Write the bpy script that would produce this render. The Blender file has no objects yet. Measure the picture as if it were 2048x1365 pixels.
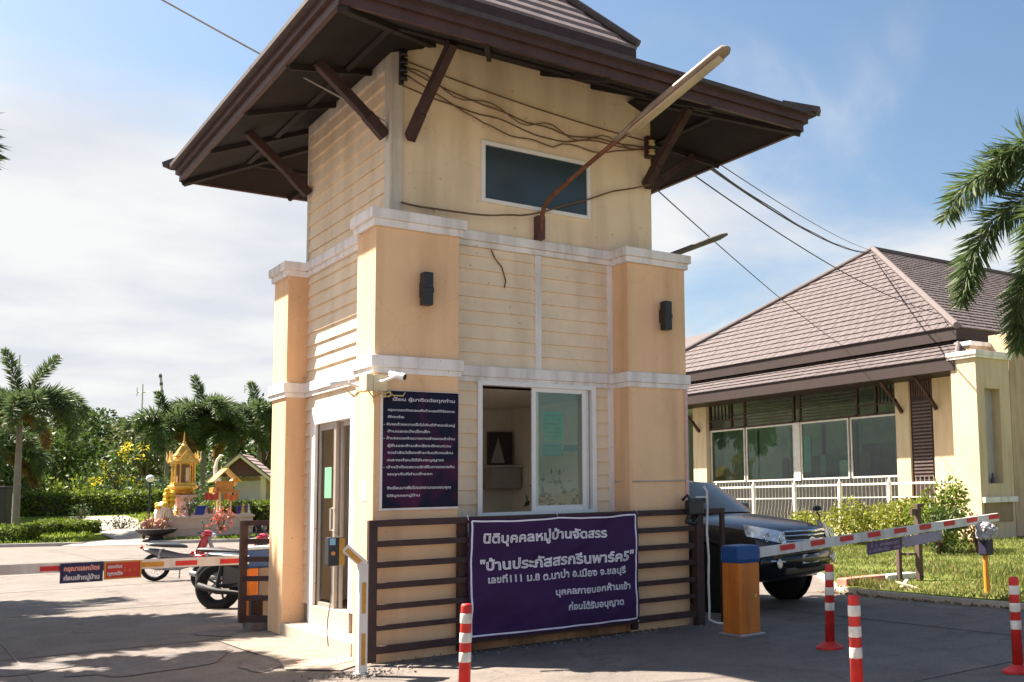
import bpy, bmesh, math, random
import numpy as np
from mathutils import Vector, Matrix, noise as mnoise
R_ = math.radians
random.seed(7)
SC = bpy.context.scene
COL = SC.collection

# ---------------------------------------------------------------- camera
cam = bpy.data.cameras.new('camera'); camo = bpy.data.objects.new('camera', cam); COL.objects.link(camo)
yaw, pitch, roll = -0.6892, 0.0986, -0.0225
fw = Vector((-math.sin(yaw)*math.cos(pitch), math.cos(yaw)*math.cos(pitch), math.sin(pitch)))
rt = Vector((math.cos(yaw), math.sin(yaw), 0)); up = rt.cross(fw)
cr = rt*math.cos(roll)+up*math.sin(roll); cu_ = -rt*math.sin(roll)+up*math.cos(roll)
m3 = Matrix((cr, cu_, -fw)).transposed()
camo.matrix_world = Matrix.Translation((-3.7141, -10.2342, 1.6)) @ m3.to_4x4()
cam.sensor_width = 36; cam.lens = 2065.79/2048*36
cam.shift_x = (1024-1477.5072)/2048; cam.shift_y = (777.1429-682.5)/2048
cam.clip_start = .1; cam.clip_end = 3000
SC.camera = camo
# ---------------------------------------------------------------- light
SUN_AZ = math.atan2(-1, 1.42); SUN_EL = R_(50.2)
sdir = Vector((math.sin(SUN_AZ)*math.cos(SUN_EL), math.cos(SUN_AZ)*math.cos(SUN_EL), math.sin(SUN_EL)))
sl = bpy.data.lights.new('sun', 'SUN'); sl.energy = 5.0; sl.angle = R_(.55); sl.color = (1, .90, .76)
so = bpy.data.objects.new('sun', sl); COL.objects.link(so)
so.rotation_euler = sdir.to_track_quat('Z', 'Y').to_euler(); so.location = (-20, 30, 40)
SC.view_settings.view_transform = 'Standard'; SC.view_settings.look = 'None'
SC.view_settings.exposure = 2.02; SC.view_settings.gamma = 1
W = bpy.data.worlds.new('World'); SC.world = W; W.use_nodes = True
def build_world():
    nt = W.node_tree; N = nt.nodes; L = nt.links
    bg = N['Background']; bg.inputs[1].default_value = .057
    sky = N.new('ShaderNodeTexSky'); sky.sky_type = 'NISHITA'; sky.sun_disc = False
    sky.sun_elevation = SUN_EL; sky.sun_rotation = SUN_AZ; sky.air_density = 1.0; sky.dust_density = 2.0; sky.ozone_density = 1.0
    tc = N.new('ShaderNodeTexCoord')
    sep = N.new('ShaderNodeSeparateXYZ'); L.new(tc.outputs['Generated'], sep.inputs[0])
    def mth(op, a, b=None, c=None, clamp=False):
        n = N.new('ShaderNodeMath'); n.operation = op; n.use_clamp = clamp
        for i, v in enumerate((a, b, c)):
            if v is None: continue
            if isinstance(v, (int, float)): n.inputs[i].default_value = v
            else: L.new(v, n.inputs[i])
        return n.outputs[0]
    zc = mth('ADD', mth('MAXIMUM', sep.outputs[2], 0.0), .16)
    u = mth('DIVIDE', sep.outputs[0], zc); v = mth('DIVIDE', sep.outputs[1], zc)
    cmb = N.new('ShaderNodeCombineXYZ'); L.new(u, cmb.inputs[0]); L.new(v, cmb.inputs[1])
    nz = N.new('ShaderNodeTexNoise'); nz.inputs['Scale'].default_value = .85; nz.inputs['Detail'].default_value = 7; nz.inputs['Roughness'].default_value = .52
    nz.inputs['Distortion'].default_value = .5
    mp = N.new('ShaderNodeMapping'); mp.inputs['Location'].default_value = (3.1, .4, 0); mp.inputs['Scale'].default_value = (1, 1, 1)
    L.new(cmb.outputs[0], mp.inputs[0]); L.new(mp.outputs[0], nz.inputs['Vector'])
    # clouds bank up towards the horizon and towards the left of the view
    dotl = N.new('ShaderNodeVectorMath'); dotl.operation = 'DOT_PRODUCT'; L.new(tc.outputs['Generated'], dotl.inputs[0]); dotl.inputs[1].default_value = (-.77, .63, 0)
    bias = mth('ADD', mth('MULTIPLY', dotl.outputs['Value'], .22), mth('MULTIPLY', sep.outputs[2], -1.0))
    a = mth('ADD', nz.outputs[0], bias)
    mr = N.new('ShaderNodeMapRange'); mr.interpolation_type = 'SMOOTHSTEP'
    mr.inputs[1].default_value = .10; mr.inputs[2].default_value = .38
    L.new(a, mr.inputs[0])
    nz2 = N.new('ShaderNodeTexNoise'); nz2.inputs['Scale'].default_value = 2.2; nz2.inputs['Detail'].default_value = 6
    L.new(mp.outputs[0], nz2.inputs['Vector'])
    cr_ = N.new('ShaderNodeValToRGB'); L.new(nz2.outputs[0], cr_.inputs[0])
    cr_.color_ramp.elements[0].position = .36; cr_.color_ramp.elements[0].color = (3.3, 3.4, 3.65, 1)
    cr_.color_ramp.elements[1].position = .6; cr_.color_ramp.elements[1].color = (4.15, 4.15, 4.1, 1)
    mul = N.new('ShaderNodeMix'); mul.data_type = 'RGBA'; mul.blend_type = 'MULTIPLY'; mul.inputs[0].default_value = 1
    L.new(sky.outputs[0], mul.inputs[6]); mul.inputs[7].default_value = (.66, .74, .76, 1)
    mx = N.new('ShaderNodeMix'); mx.data_type = 'RGBA'
    L.new(mth('MULTIPLY', mr.outputs[0], .96), mx.inputs[0]); L.new(mul.outputs[2], mx.inputs[6]); L.new(cr_.outputs[0], mx.inputs[7])
    L.new(mx.outputs[2], bg.inputs[0])
build_world()

# ---------------------------------------------------------------- materials
MATS = {}
def M(name, col, rough=.7, var=.12, scale=2.5, bump=0., bscale=60., spec=.4, metal=0., stain=0., sscale=3., coat=0., trans=0., speck=0.):
    if name in MATS: return MATS[name]
    m = bpy.data.materials.new(name); m.use_nodes = True; MATS[name] = m
    nt = m.node_tree; N = nt.nodes; L = nt.links; b = N['Principled BSDF']
    b.inputs['Roughness'].default_value = rough; b.inputs['Metallic'].default_value = metal
    b.inputs['Specular IOR Level'].default_value = spec; b.inputs['Coat Weight'].default_value = coat
    tc = N.new('ShaderNodeTexCoord')
    nz = N.new('ShaderNodeTexNoise'); nz.inputs['Scale'].default_value = scale; nz.inputs['Detail'].default_value = 6; nz.inputs['Roughness'].default_value = .6
    L.new(tc.outputs['Object'], nz.inputs['Vector'])
    rp = N.new('ShaderNodeValToRGB'); L.new(nz.outputs[0], rp.inputs[0])
    rp.color_ramp.elements[0].position = .3; rp.color_ramp.elements[1].position = .7
    c = np.array(col)
    rp.color_ramp.elements[0].color = (*np.clip(c*(1-var), 0, 1), 1); rp.color_ramp.elements[1].color = (*np.clip(c*(1+var), 0, 1), 1)
    out = rp.outputs[0]
    if stain:
        mp = N.new('ShaderNodeMapping'); mp.inputs['Scale'].default_value = (sscale*2, sscale*2, sscale*.22); L.new(tc.outputs['Object'], mp.inputs[0])
        n2 = N.new('ShaderNodeTexNoise'); n2.inputs['Scale'].default_value = 1; n2.inputs['Detail'].default_value = 5; L.new(mp.outputs[0], n2.inputs['Vector'])
        r2 = N.new('ShaderNodeValToRGB'); L.new(n2.outputs[0], r2.inputs[0])
        r2.color_ramp.elements[0].position = .32; r2.color_ramp.elements[1].position = .55
        k = 1-stain
        r2.color_ramp.elements[0].color = (k, k*.97, k*.93, 1); r2.color_ramp.elements[1].color = (1, 1, 1, 1)
        mx = N.new('ShaderNodeMix'); mx.data_type = 'RGBA'; mx.blend_type = 'MULTIPLY'; mx.inputs[0].default_value = 1
        L.new(out, mx.inputs[6]); L.new(r2.outputs[0], mx.inputs[7]); out = mx.outputs[2]
    if speck:
        n4 = N.new('ShaderNodeTexNoise'); n4.inputs['Scale'].default_value = 17; n4.inputs['Detail'].default_value = 3; L.new(tc.outputs['Object'], n4.inputs['Vector'])
        r4 = N.new('ShaderNodeValToRGB'); L.new(n4.outputs[0], r4.inputs[0]); r4.color_ramp.elements[0].position = .70; r4.color_ramp.elements[1].position = .76
        k = 1-speck; r4.color_ramp.elements[0].color = (1,1,1,1); r4.color_ramp.elements[1].color = (k,k*.95,k*.9,1)
        vo = N.new('ShaderNodeTexVoronoi'); vo.feature = 'DISTANCE_TO_EDGE'; vo.inputs['Scale'].default_value = .8
        va = N.new('ShaderNodeVectorMath'); va.operation = 'MULTIPLY_ADD'; va.inputs[1].default_value = (.5,.5,.5); L.new(nz.outputs['Color'], va.inputs[0]); L.new(tc.outputs['Object'], va.inputs[2]); L.new(va.outputs[0], vo.inputs['Vector'])
        r5 = N.new('ShaderNodeValToRGB'); L.new(vo.outputs['Distance'], r5.inputs[0]); r5.color_ramp.elements[0].position = 0; r5.color_ramp.elements[1].position = .006; r5.color_ramp.elements[0].color = (.93,.91,.88,1); r5.color_ramp.elements[1].color = (1,1,1,1)
        for rr in (r4, r5):
            mx = N.new('ShaderNodeMix'); mx.data_type = 'RGBA'; mx.blend_type = 'MULTIPLY'; mx.inputs[0].default_value = 1
            L.new(out, mx.inputs[6]); L.new(rr.outputs[0], mx.inputs[7]); out = mx.outputs[2]
    L.new(out, b.inputs['Base Color'])
    if bump:
        n3 = N.new('ShaderNodeTexNoise'); n3.inputs['Scale'].default_value = bscale; n3.inputs['Detail'].default_value = 4; L.new(tc.outputs['Object'], n3.inputs['Vector'])
        bp = N.new('ShaderNodeBump'); bp.inputs['Strength'].default_value = bump; bp.inputs['Distance'].default_value = .01
        L.new(n3.outputs[0], bp.inputs['Height']); L.new(bp.outputs[0], b.inputs['Normal'])
    if trans:
        tr = N.new('ShaderNodeBsdfTranslucent'); L.new(out, tr.inputs[0])
        ms = N.new('ShaderNodeMixShader'); ms.inputs[0].default_value = trans
        L.new(b.outputs[0], ms.inputs[1]); L.new(tr.outputs[0], ms.inputs[2])
        L.new(ms.outputs[0], N['Material Output'].inputs[0])
    return m
def glass(name, tint, ior=1.5, rough=.01, boost=1.0):
    m = bpy.data.materials.new(name); m.use_nodes = True; nt = m.node_tree; N = nt.nodes; L = nt.links
    N.remove(N['Principled BSDF'])
    t = N.new('ShaderNodeBsdfTransparent'); t.inputs[0].default_value = (*tint, 1)
    g = N.new('ShaderNodeBsdfGlossy'); g.inputs['Roughness'].default_value = rough
    tc = N.new('ShaderNodeTexCoord'); nz = N.new('ShaderNodeTexNoise'); nz.inputs['Scale'].default_value = 1.6; L.new(tc.outputs['Object'], nz.inputs['Vector'])
    bp = N.new('ShaderNodeBump'); bp.inputs['Strength'].default_value = .15; bp.inputs['Distance'].default_value = .02; L.new(nz.outputs[0], bp.inputs['Height']); L.new(bp.outputs[0], g.inputs['Normal'])
    f = N.new('ShaderNodeFresnel'); f.inputs[0].default_value = ior
    mu = N.new('ShaderNodeMath'); mu.operation = 'MULTIPLY_ADD'; mu.inputs[1].default_value = boost; mu.inputs[2].default_value = .03*boost; L.new(f.outputs[0], mu.inputs[0]); mu.use_clamp = True
    s = N.new('ShaderNodeMixShader'); L.new(mu.outputs[0], s.inputs[0]); L.new(t.outputs[0], s.inputs[1]); L.new(g.outputs[0], s.inputs[2])
    L.new(s.outputs[0], N['Material Output'].inputs[0]); MATS[name] = m
    return m
peach = M('peach_plaster', (.82, .535, .32), .85, .07, 1.2, .12, 90, .2, stain=.2, sscale=1.3, speck=.35)
cream = M('cream_siding', (.80, .655, .485), .8, .07, 2.0, .1, 40, .25, stain=.14, sscale=1.6, speck=.4)
beige = M('beige_plaster', (.83, .66, .46), .85, .06, 1.0, .12, 90, .2, stain=.20, sscale=1.7, speck=.45)
white = M('white_trim', (.80, .755, .73), .7, .06, 3, .08, 60, .3, stain=.26, sscale=3.0, speck=.55)
brown = M('dark_brown_timber', (.052, .026, .024), .6, .25, 6, .2, 30, .35, stain=.2)
maroon = M('maroon_fascia', (.066, .030, .027), .55, .18, 4, .1, 30, .4, stain=.2)
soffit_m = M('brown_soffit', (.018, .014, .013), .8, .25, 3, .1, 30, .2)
alum = M('aluminium', (.40, .35, .31), .4, .08, 5, 0, 30, .5, metal=.35)
pvc = M('white_window_frame', (.80, .78, .76), .45, .05, 4, 0, 30, .4)
black = M('black_plastic', (.014, .014, .018), .4, .2, 8, 0, 30, .5)
rust = M('rusty_pipe', (.16, .065, .032), .7, .45, 14, .2, 50, .3)
grey_m = M('grey_metal', (.42, .41, .41), .45, .15, 8, 0, 30, .5, metal=.5)
cable_m = M('cable_black', (.035, .03, .03), .6, .2, 5)
chrome = M('chrome', (.8, .8, .8), .12, .02, 3, metal=1.)
tyre_m = M('tyre_rubber', (.016, .016, .017), .8, .2, 12, .2, 80, .2)
G_CLEAR = glass('clear_glass', (.80, .93, .86), 1.45, .01, 1.0)
G_DARK = glass('tinted_glass', (.09, .13, .13), 1.5, .02, 1.1)
G_CLUB = glass('club_glass', (.44, .70, .55), 1.45, .01, 1.1)

# ---------------------------------------------------------------- mesh helpers
def V(*a): return Vector(a)
class MB:
    def __init__(s): s.v = []; s.f = []
    def add(s, vs, fs):
        o = len(s.v); s.v.extend([tuple(p) for p in vs]); s.f.extend([tuple(i+o for i in f) for f in fs]); return s
    def box(s, a, b):
        x0, y0, z0 = [min(a[i], b[i]) for i in range(3)]; x1, y1, z1 = [max(a[i], b[i]) for i in range(3)]
        return s.add([(x0,y0,z0),(x1,y0,z0),(x1,y1,z0),(x0,y1,z0),(x0,y0,z1),(x1,y0,z1),(x1,y1,z1),(x0,y1,z1)],
                     [(0,3,2,1),(4,5,6,7),(0,1,5,4),(1,2,6,5),(2,3,7,6),(3,0,4,7)])
    def bbox(s, a, b, r=.01):
        """box with chamfered edges"""
        x0, y0, z0 = [min(a[i], b[i]) for i in range(3)]; x1, y1, z1 = [max(a[i], b[i]) for i in range(3)]
        bm = bmesh.new(); bmesh.ops.create_cube(bm, size=1)
        for v in bm.verts: v.co = Vector(((x0+x1)/2+v.co.x*(x1-x0), (y0+y1)/2+v.co.y*(y1-y0), (z0+z1)/2+v.co.z*(z1-z0)))
        r = min(r, (x1-x0)*.45, (y1-y0)*.45, (z1-z0)*.45)
        bmesh.ops.bevel(bm, geom=bm.edges[:], offset=r, segments=2, affect='EDGES', profile=.6)
        return s.frombm(bm)
    def frombm(s, bm):
        bm.verts.index_update(); s.add([v.co[:] for v in bm.verts], [[v.index for v in f.verts] for f in bm.faces]); bm.free(); return s
    def beam(s, p, q, w, h, upv=(0,0,1)):
        p = Vector(p); q = Vector(q); d = (q-p).normalized(); u = Vector(upv)
        if abs(d.dot(u)) > .98: u = Vector((1,0,0))
        r = d.cross(u).normalized()*(w/2); t = r.cross(d).normalized()*(h/2)
        vs = []
        for c in (p, q): vs += [c-r-t, c+r-t, c+r+t, c-r+t]
        return s.add(vs, [(0,1,2,3)[::-1],(4,5,6,7),(0,1,5,4),(1,2,6,5),(2,3,7,6),(3,0,4,7)])
    def tube(s, pts, r, n=6, cap=True):
        pts = [Vector(p) for p in pts]; k = len(pts); rs = r if isinstance(r, (list, tuple)) else [r]*k
        base = len(s.v); prev = None
        for i, p in enumerate(pts):
            d = (pts[min(i+1, k-1)]-pts[max(i-1, 0)]).normalized()
            if prev is None:
                u = Vector((0,0,1)) if abs(d.z) < .9 else Vector((1,0,0)); a = d.cross(u).normalized()
            else: a = (prev-d*prev.dot(d)).normalized()
            prev = a; b = d.cross(a)
            for j in range(n):
                t = 2*math.pi*j/n; s.v.append(tuple(p+(a*math.cos(t)+b*math.sin(t))*rs[i]))
        for i in range(k-1):
            for j in range(n):
                j2 = (j+1) % n; s.f.append((base+i*n+j, base+i*n+j2, base+(i+1)*n+j2, base+(i+1)*n+j))
        if cap:
            s.f.append(tuple(base+j for j in range(n))[::-1]); s.f.append(tuple(base+(k-1)*n+j for j in range(n)))
        return s
    def lathe(s, prof, c, n=20, axis='z'):
        base = len(s.v)
        for (r, z) in prof:
            for j in range(n):
                t = 2*math.pi*j/n
                if axis == 'z': s.v.append((c[0]+r*math.cos(t), c[1]+r*math.sin(t), c[2]+z))
                elif axis == 'y': s.v.append((c[0]+r*math.cos(t), c[1]+z, c[2]-r*math.sin(t)))
                else: s.v.append((c[0]+z, c[1]+r*math.cos(t), c[2]+r*math.sin(t)))
        for i in range(len(prof)-1):
            for j in range(n):
                j2 = (j+1) % n; s.f.append((base+i*n+j, base+i*n+j2, base+(i+1)*n+j2, base+(i+1)*n+j))
        s.f.append(tuple(base+j for j in range(n))[::-1]); s.f.append(tuple(base+(len(prof)-1)*n+j for j in range(n)))
        return s
    def torus(s, c, R, r, axis='y', n=32, k=10):
        base = len(s.v)
        for i in range(n):
            t = 2*math.pi*i/n
            for j in range(k):
                q = 2*math.pi*j/k; a = (R+r*math.cos(q)); h = r*math.sin(q)
                if axis == 'y': s.v.append((c[0]+a*math.cos(t), c[1]+h, c[2]+a*math.sin(t)))
                elif axis == 'z': s.v.append((c[0]+a*math.cos(t), c[1]+a*math.sin(t), c[2]+h))
                else: s.v.append((c[0]+h, c[1]+a*math.cos(t), c[2]+a*math.sin(t)))
        for i in range(n):
            for j in range(k): s.f.append((base+i*k+j, base+((i+1)%n)*k+j, base+((i+1)%n)*k+(j+1)%k, base+i*k+(j+1)%k))
        return s
    def ell(s, c, rx, ry, rz, n=14, k=8, rot=None):
        bm = bmesh.new(); bmesh.ops.create_uvsphere(bm, u_segments=n, v_segments=k, radius=1)
        for v in bm.verts:
            q = Vector((v.co.x*rx, v.co.y*ry, v.co.z*rz))
            if rot is not None: q = rot @ q
            v.co = q+Vector(c)
        return s.frombm(bm)
    def poly(s, pts): return s.add(pts, [tuple(range(len(pts)))])
    def slab(s, pts, t):
        """closed plate: polygon pts given thickness t along its normal, downwards"""
        pts = [Vector(p) for p in pts]; n = (pts[1]-pts[0]).cross(pts[2]-pts[0]).normalized()
        k = len(pts); vs = pts+[p-n*t for p in pts]
        fs = [tuple(range(k)), tuple(range(k, 2*k))[::-1]]+[(i, k+i, k+(i+1)%k, (i+1)%k) for i in range(k)]
        return s.add(vs, fs)
    def loft(s, rings, close=True, caps=True):
        base = len(s.v); n = len(rings[0])
        for r in rings: s.v.extend([tuple(p) for p in r])
        for i in range(len(rings)-1):
            for j in range(n if close else n-1):
                j2 = (j+1) % n; s.f.append((base+i*n+j, base+i*n+j2, base+(i+1)*n+j2, base+(i+1)*n+j))
        if caps:
            s.f.append(tuple(base+j for j in range(n))[::-1]); s.f.append(tuple(base+(len(rings)-1)*n+j for j in range(n)))
        return s
    def build(s, name, mat, parent=None, smooth=False, sub=0, local=False, fix=True):
        off = Vector((0,0,0))
        if parent is not None and not local:
            p = parent
            while p is not None: off += p.location; p = p.parent
        me = bpy.data.meshes.new(name); me.from_pydata([tuple(Vector(q)-off) for q in s.v], [], s.f)
        if fix:
            bm = bmesh.new(); bm.from_mesh(me); bmesh.ops.recalc_face_normals(bm, faces=bm.faces); bm.to_mesh(me); bm.free()
        me.materials.append(mat)
        if smooth: me.polygons.foreach_set('use_smooth', [True]*len(me.polygons))
        o = bpy.data.objects.new(name, me); COL.objects.link(o)
        if parent is not None: o.parent = parent
        if sub:
            md = o.modifiers.new('sub', 'SUBSURF'); md.levels = sub; md.render_levels = sub
        return o
def tag(o, label=None, cat=None, group=None, kind=None):
    if label: o['label'] = label
    if cat: o['category'] = cat
    if group: o['group'] = group
    if kind: o['kind'] = kind
    return o
def thing(name, loc, label, cat, group=None, rz=0):
    o = bpy.data.objects.new(name, None); COL.objects.link(o); o.location = loc; o.rotation_euler = (0,0,rz); o.empty_display_size = .2
    return tag(o, label, cat, group)
def copy_tree(o, parent=None):
    c = o.copy(); COL.objects.link(c)
    if parent is not None: c.parent = parent
    for ch in list(o.children): copy_tree(ch, c)
    return c
def np_mesh(name, verts, faces, mat, parent=None, smooth=False):
    """verts (n,3) array, faces (m,k) array"""
    me = bpy.data.meshes.new(name); m, k = faces.shape
    me.vertices.add(len(verts)); me.vertices.foreach_set('co', np.asarray(verts, dtype=np.float32).ravel())
    me.loops.add(m*k); me.loops.foreach_set('vertex_index', faces.astype(np.int32).ravel())
    me.polygons.add(m); me.polygons.foreach_set('loop_start', np.arange(0, m*k, k, dtype=np.int32))
    me.update(calc_edges=True); me.validate()
    me.materials.append(mat)
    o = bpy.data.objects.new(name, me); COL.objects.link(o)
    if parent is not None: o.parent = parent
    return o
def text_mb(body, width=None, height=None, weight=.03):
    """flat lettering mesh (u right, v up), lower left of its base line at 0,0"""
    cu = bpy.data.curves.new('lettering', 'FONT'); cu.body = body; cu.size = 1; cu.resolution_u = 2
    cu.fill_mode = 'NONE'; cu.bevel_depth = weight; cu.bevel_resolution = 0
    o = bpy.data.objects.new('lettering', cu); COL.objects.link(o); bpy.context.view_layer.update()
    me = bpy.data.meshes.new_from_object(o.evaluated_get(bpy.context.evaluated_depsgraph_get()))
    vs = np.array([v.co[:] for v in me.vertices]); fs = [tuple(p.vertices) for p in me.polygons]
    bpy.data.objects.remove(o); bpy.data.curves.remove(cu); bpy.data.meshes.remove(me)
    vs[:, 0] -= vs[:, 0].min(); w = vs[:, 0].max()
    sc = width/w if width else 1.
    vs[:, 0] *= sc; vs[:, 1] *= (height if height else sc); vs[:, 2] *= .02
    return vs, fs
def scribble(mb, P, u0, u1, v, h, rng, gap=.25):
    """a row of lettering too small to read: short curved strokes; P(u,v,lift) maps to 3-D"""
    u = u0; w = h*.13
    while u < u1-h*.4:
        if rng.random() < gap*.5: u += h*.8; continue
        gw = h*rng.uniform(.45, .75); k = rng.choice((0,1,2,3))
        st = [((0,0),(0,1)), ((0,1),(.7,1)), ((.7,1),(.7,0))] if k == 0 else [((0,.0),(.1,1)),((.1,1),(.6,.6)),((.6,.6),(.7,0))] if k == 1 else [((0,.9),(0,0)),((0,0),(.6,0)),((.6,0),(.6,1.2))] if k == 2 else [((.1,.2),(.5,.2)),((.5,.2),(.5,1)),((.5,1),(0,.9))]
        if rng.random() < .3: st = st+[((.1,1.35),(.6,1.45))]
        for (a, b) in st:
            p = Vector((u+a[0]*gw, v+a[1]*h*.7)); q = Vector((u+b[0]*gw, v+b[1]*h*.7)); d = (q-p).normalized(); n = Vector((-d.y, d.x))*w*.5
            mb.add([P(*(p-n)), P(*(q-n)), P(*(q+n)), P(*(p+n))], [(0,1,2,3)])
        u += gw+h*.12
# ---------------------------------------------------------------- ground
def ground_mat():
    m = bpy.data.materials.new('concrete_road'); m.use_nodes = True; nt = m.node_tree; N = nt.nodes; L = nt.links; b = N['Principled BSDF']
    tc = N.new('ShaderNodeTexCoord'); b.inputs['Roughness'].default_value = .85; b.inputs['Specular IOR Level'].default_value = .25
    def noise(sc, det=6, rough=.6, dist=0):
        n = N.new('ShaderNodeTexNoise'); n.inputs['Scale'].default_value = sc; n.inputs['Detail'].default_value = det; n.inputs['Roughness'].default_value = rough; n.inputs['Distortion'].default_value = dist
        L.new(tc.outputs['Object'], n.inputs['Vector']); return n.outputs[0]
    def ramp(f, p0, c0, p1, c1):
        r = N.new('ShaderNodeValToRGB'); L.new(f, r.inputs[0]); r.color_ramp.elements[0].position = p0; r.color_ramp.elements[1].position = p1
        r.color_ramp.elements[0].color = (*c0, 1); r.color_ramp.elements[1].color = (*c1, 1); return r.outputs[0]
    def mul(a, c):
        x = N.new('ShaderNodeMix'); x.data_type = 'RGBA'; x.blend_type = 'MULTIPLY'; x.inputs[0].default_value = 1; L.new(a, x.inputs[6]); L.new(c, x.inputs[7]); return x.outputs[2]
    c = ramp(noise(.35), .28, (.165, .142, .130), .72, (.238, .204, .182))
    c = mul(c, ramp(noise(2.2, 8, .7, .4), .35, (.78, .77, .78), .6, (1, 1, 1)))
    c = mul(c, ramp(noise(26, 4, .7), .38, (.78, .77, .76), .58, (1, 1, 1)))
    vo = N.new('ShaderNodeTexVoronoi'); vo.feature = 'DISTANCE_TO_EDGE'; vo.inputs['Scale'].default_value = .22
    dn = N.new('ShaderNodeTexNoise'); dn.inputs['Scale'].default_value = 1.2; dn.inputs['Detail'].default_value = 5; L.new(tc.outputs['Object'], dn.inputs['Vector'])
    va = N.new('ShaderNodeVectorMath'); va.operation = 'MULTIPLY_ADD'; va.inputs[1].default_value = (.9, .9, .9); L.new(dn.outputs['Color'], va.inputs[0]); L.new(tc.outputs['Object'], va.inputs[2])
    L.new(va.outputs[0], vo.inputs['Vector'])
    c = mul(c, ramp(vo.outputs['Distance'], .0, (.72, .70, .69), .005, (1, 1, 1)))
    c = mul(c, ramp(noise(.9, 5, .65, 1.2), .30, (.66, .66, .68), .46, (1, 1, 1)))
    c = mul(c, ramp(noise(140, 2, .5), .36, (.62, .61, .60), .5, (1, 1, 1)))
    L.new(c, b.inputs['Base Color'])
    bp = N.new('ShaderNodeBump'); bp.inputs['Strength'].default_value = .25; bp.inputs['Distance'].default_value = .01; L.new(noise(70, 5, .7), bp.inputs['Height']); L.new(bp.outputs[0], b.inputs['Normal'])
    return m
ROAD = ground_mat()
asph = M('worn_asphalt', (.155, .14, .135), .9, .3, 9, .5, 120, .2)
tan_conc = M('apron_concrete', (.23, .195, .165), .88, .2, 2.4, .3, 60, .2)
joint_m = M('joint_tar', (.15, .13, .12), .9, .2, 5)
lawn_m = M('lawn_soil_grass', (.11, .13, .03), .95, .45, 1.1, .4, 30, .1)
def hdist(x, y): return (x+3.7141)*.63+(y+10.2342)*.77
def gz(x, y):
    """the garden beyond the far kerb rises gently away from the road"""
    d = hdist(x, y)
    return float(np.interp(d, [0, 44.5, 50, 58, 70, 110, 200, 900], [.11, .11, .55, 1.15, 1.3, 1.5, 1.7, 1.7]))
def build_ground():
    g = MB(); n = 60
    g.poly([(-1200,-1200,0),(1200,-1200,0),(1200,1200,0),(-1200,1200,0)])
    tag(g.build('road', ROAD), kind='structure')
    # expansion joints as thin tar sheets
    j = MB()
    for y in (-1.9, 3.2, 8.3, 13.6, 19.0, 25.0): j.box((-30, y, .003), (-.75 if y < 4 else 9, y+.025, .006))
    for x in (-6.2, -2.6, 1.1, 4.9): j.box((x, 4.3 if x > -1 else -20, .004), (x+.022, 34, .0068))
    for x in (5.6,): j.box((x, -20, .004), (x+.022, 4.2, .0068))
    for y in (-4.4, -7.2): j.box((-1, y, .003), (7.6, y+.022, .006))
    tag(j.build('road_joints', joint_m), kind='structure')
    rng = random.Random(3)
    def blob(cx, cy, rx, ry, n=40, z=.008, a=0, amp=.22):
        pts = []
        for i in range(n):
            t = 2*math.pi*i/n; k = 1+amp*mnoise.noise(Vector((math.cos(t)*1.7+cx, math.sin(t)*1.7+cy, .3)))*2
            x, y = rx*k*math.cos(t), ry*k*math.sin(t); pts.append((cx+x*math.cos(a)-y*math.sin(a), cy+x*math.sin(a)+y*math.cos(a), z))
        return pts
    p = MB(); p.poly(blob(-1.55, 1.75, .75, .55, z=.007, a=.6)); p.poly(blob(-.62, .95, .30, .62, z=.0075, a=-.35)); p.poly(blob(-2.6, 2.3, .5, .35, z=.007)); p.poly(blob(-.15, 3.9, .5, .55, z=.0072, a=.4))
    tag(p.build('asphalt_patch', asph), kind='structure')
    a = MB(); a.add([(-.68,2.95,.012),(-.30,3.5,.012),(0,3.5,.012),(0,.1,.012),(-.36,-.22,.012),(-.72,.25,.012),(-.60,.9,.012),(-.66,1.9,.012)], [tuple(range(8))])
    tag(a.build('pavement', tan_conc), kind='structure')
    r = MB(); r.add([(-.52,.62,.016),(-.05,.66,.016),(-.03,.28,.016),(-.36,.10,.016),(-.55,.3,.016)], [(0,1,2,3,4)])
    tag(r.build('painted_kerb_strip', M('faded_red_paint', (.55,.24,.18), .8, .3, 8)), kind='structure')
    # lawn to the right of the drive
    edge = [(7.68,-40),(7.66,-8),(7.64,-3),(7.60,-1),(7.64,.4),(7.74,1.15),(8.1,1.75),(9.0,2.9),(11.5,6.2),(14.2,9.6),(16.2,13),(17.6,22),(18.6,32)]
    outer = [(19.93,32),(19.93,22),(19.93,13),(19.93,9),(40,8.2),(40,-40)]
    lw = MB(); lw.poly([(x,y,.085) for x,y in edge]+[(x,y,.085) for x,y in outer])
    tag(lw.build('lawn', lawn_m), kind='structure')
    k = MB()
    for i in range(len(edge)-1):
        x0,y0 = edge[i]; x1,y1 = edge[i+1]; k.beam((x0,y0,.04),(x1,y1,.04), .12, .085)
    tag(k.build('kerb', M('kerb_concrete', (.46,.40,.34), .9, .2, 6, .3, 50)), kind='structure')
    st = MB(); st.bbox((7.85,1.28,.06),(8.75,1.5,.20), .02); tag(st.build('red_kerb', M('faded_kerb_red', (.52,.20,.15), .8, .35, 5, .3, 40)), kind='structure')
    st = MB(); st.bbox((8.79,1.28,.06),(9.5,1.5,.19), .02); tag(st.build('white_kerb', M('kerb_white', (.7,.68,.62), .8, .25, 5, .3, 40)), kind='structure')
    # garden across the road, a height field that rises gently
    nx, ny = 60, 60; vs = []; fs = []
    F2 = Vector((.63,.77)); R2 = Vector((.77,-.63)); C2 = Vector((-3.7141,-10.2342))
    ds = np.concatenate([np.linspace(42.1, 80, 40), np.linspace(85, 400, 20)]); ls = np.linspace(-160, 60, 70)
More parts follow.
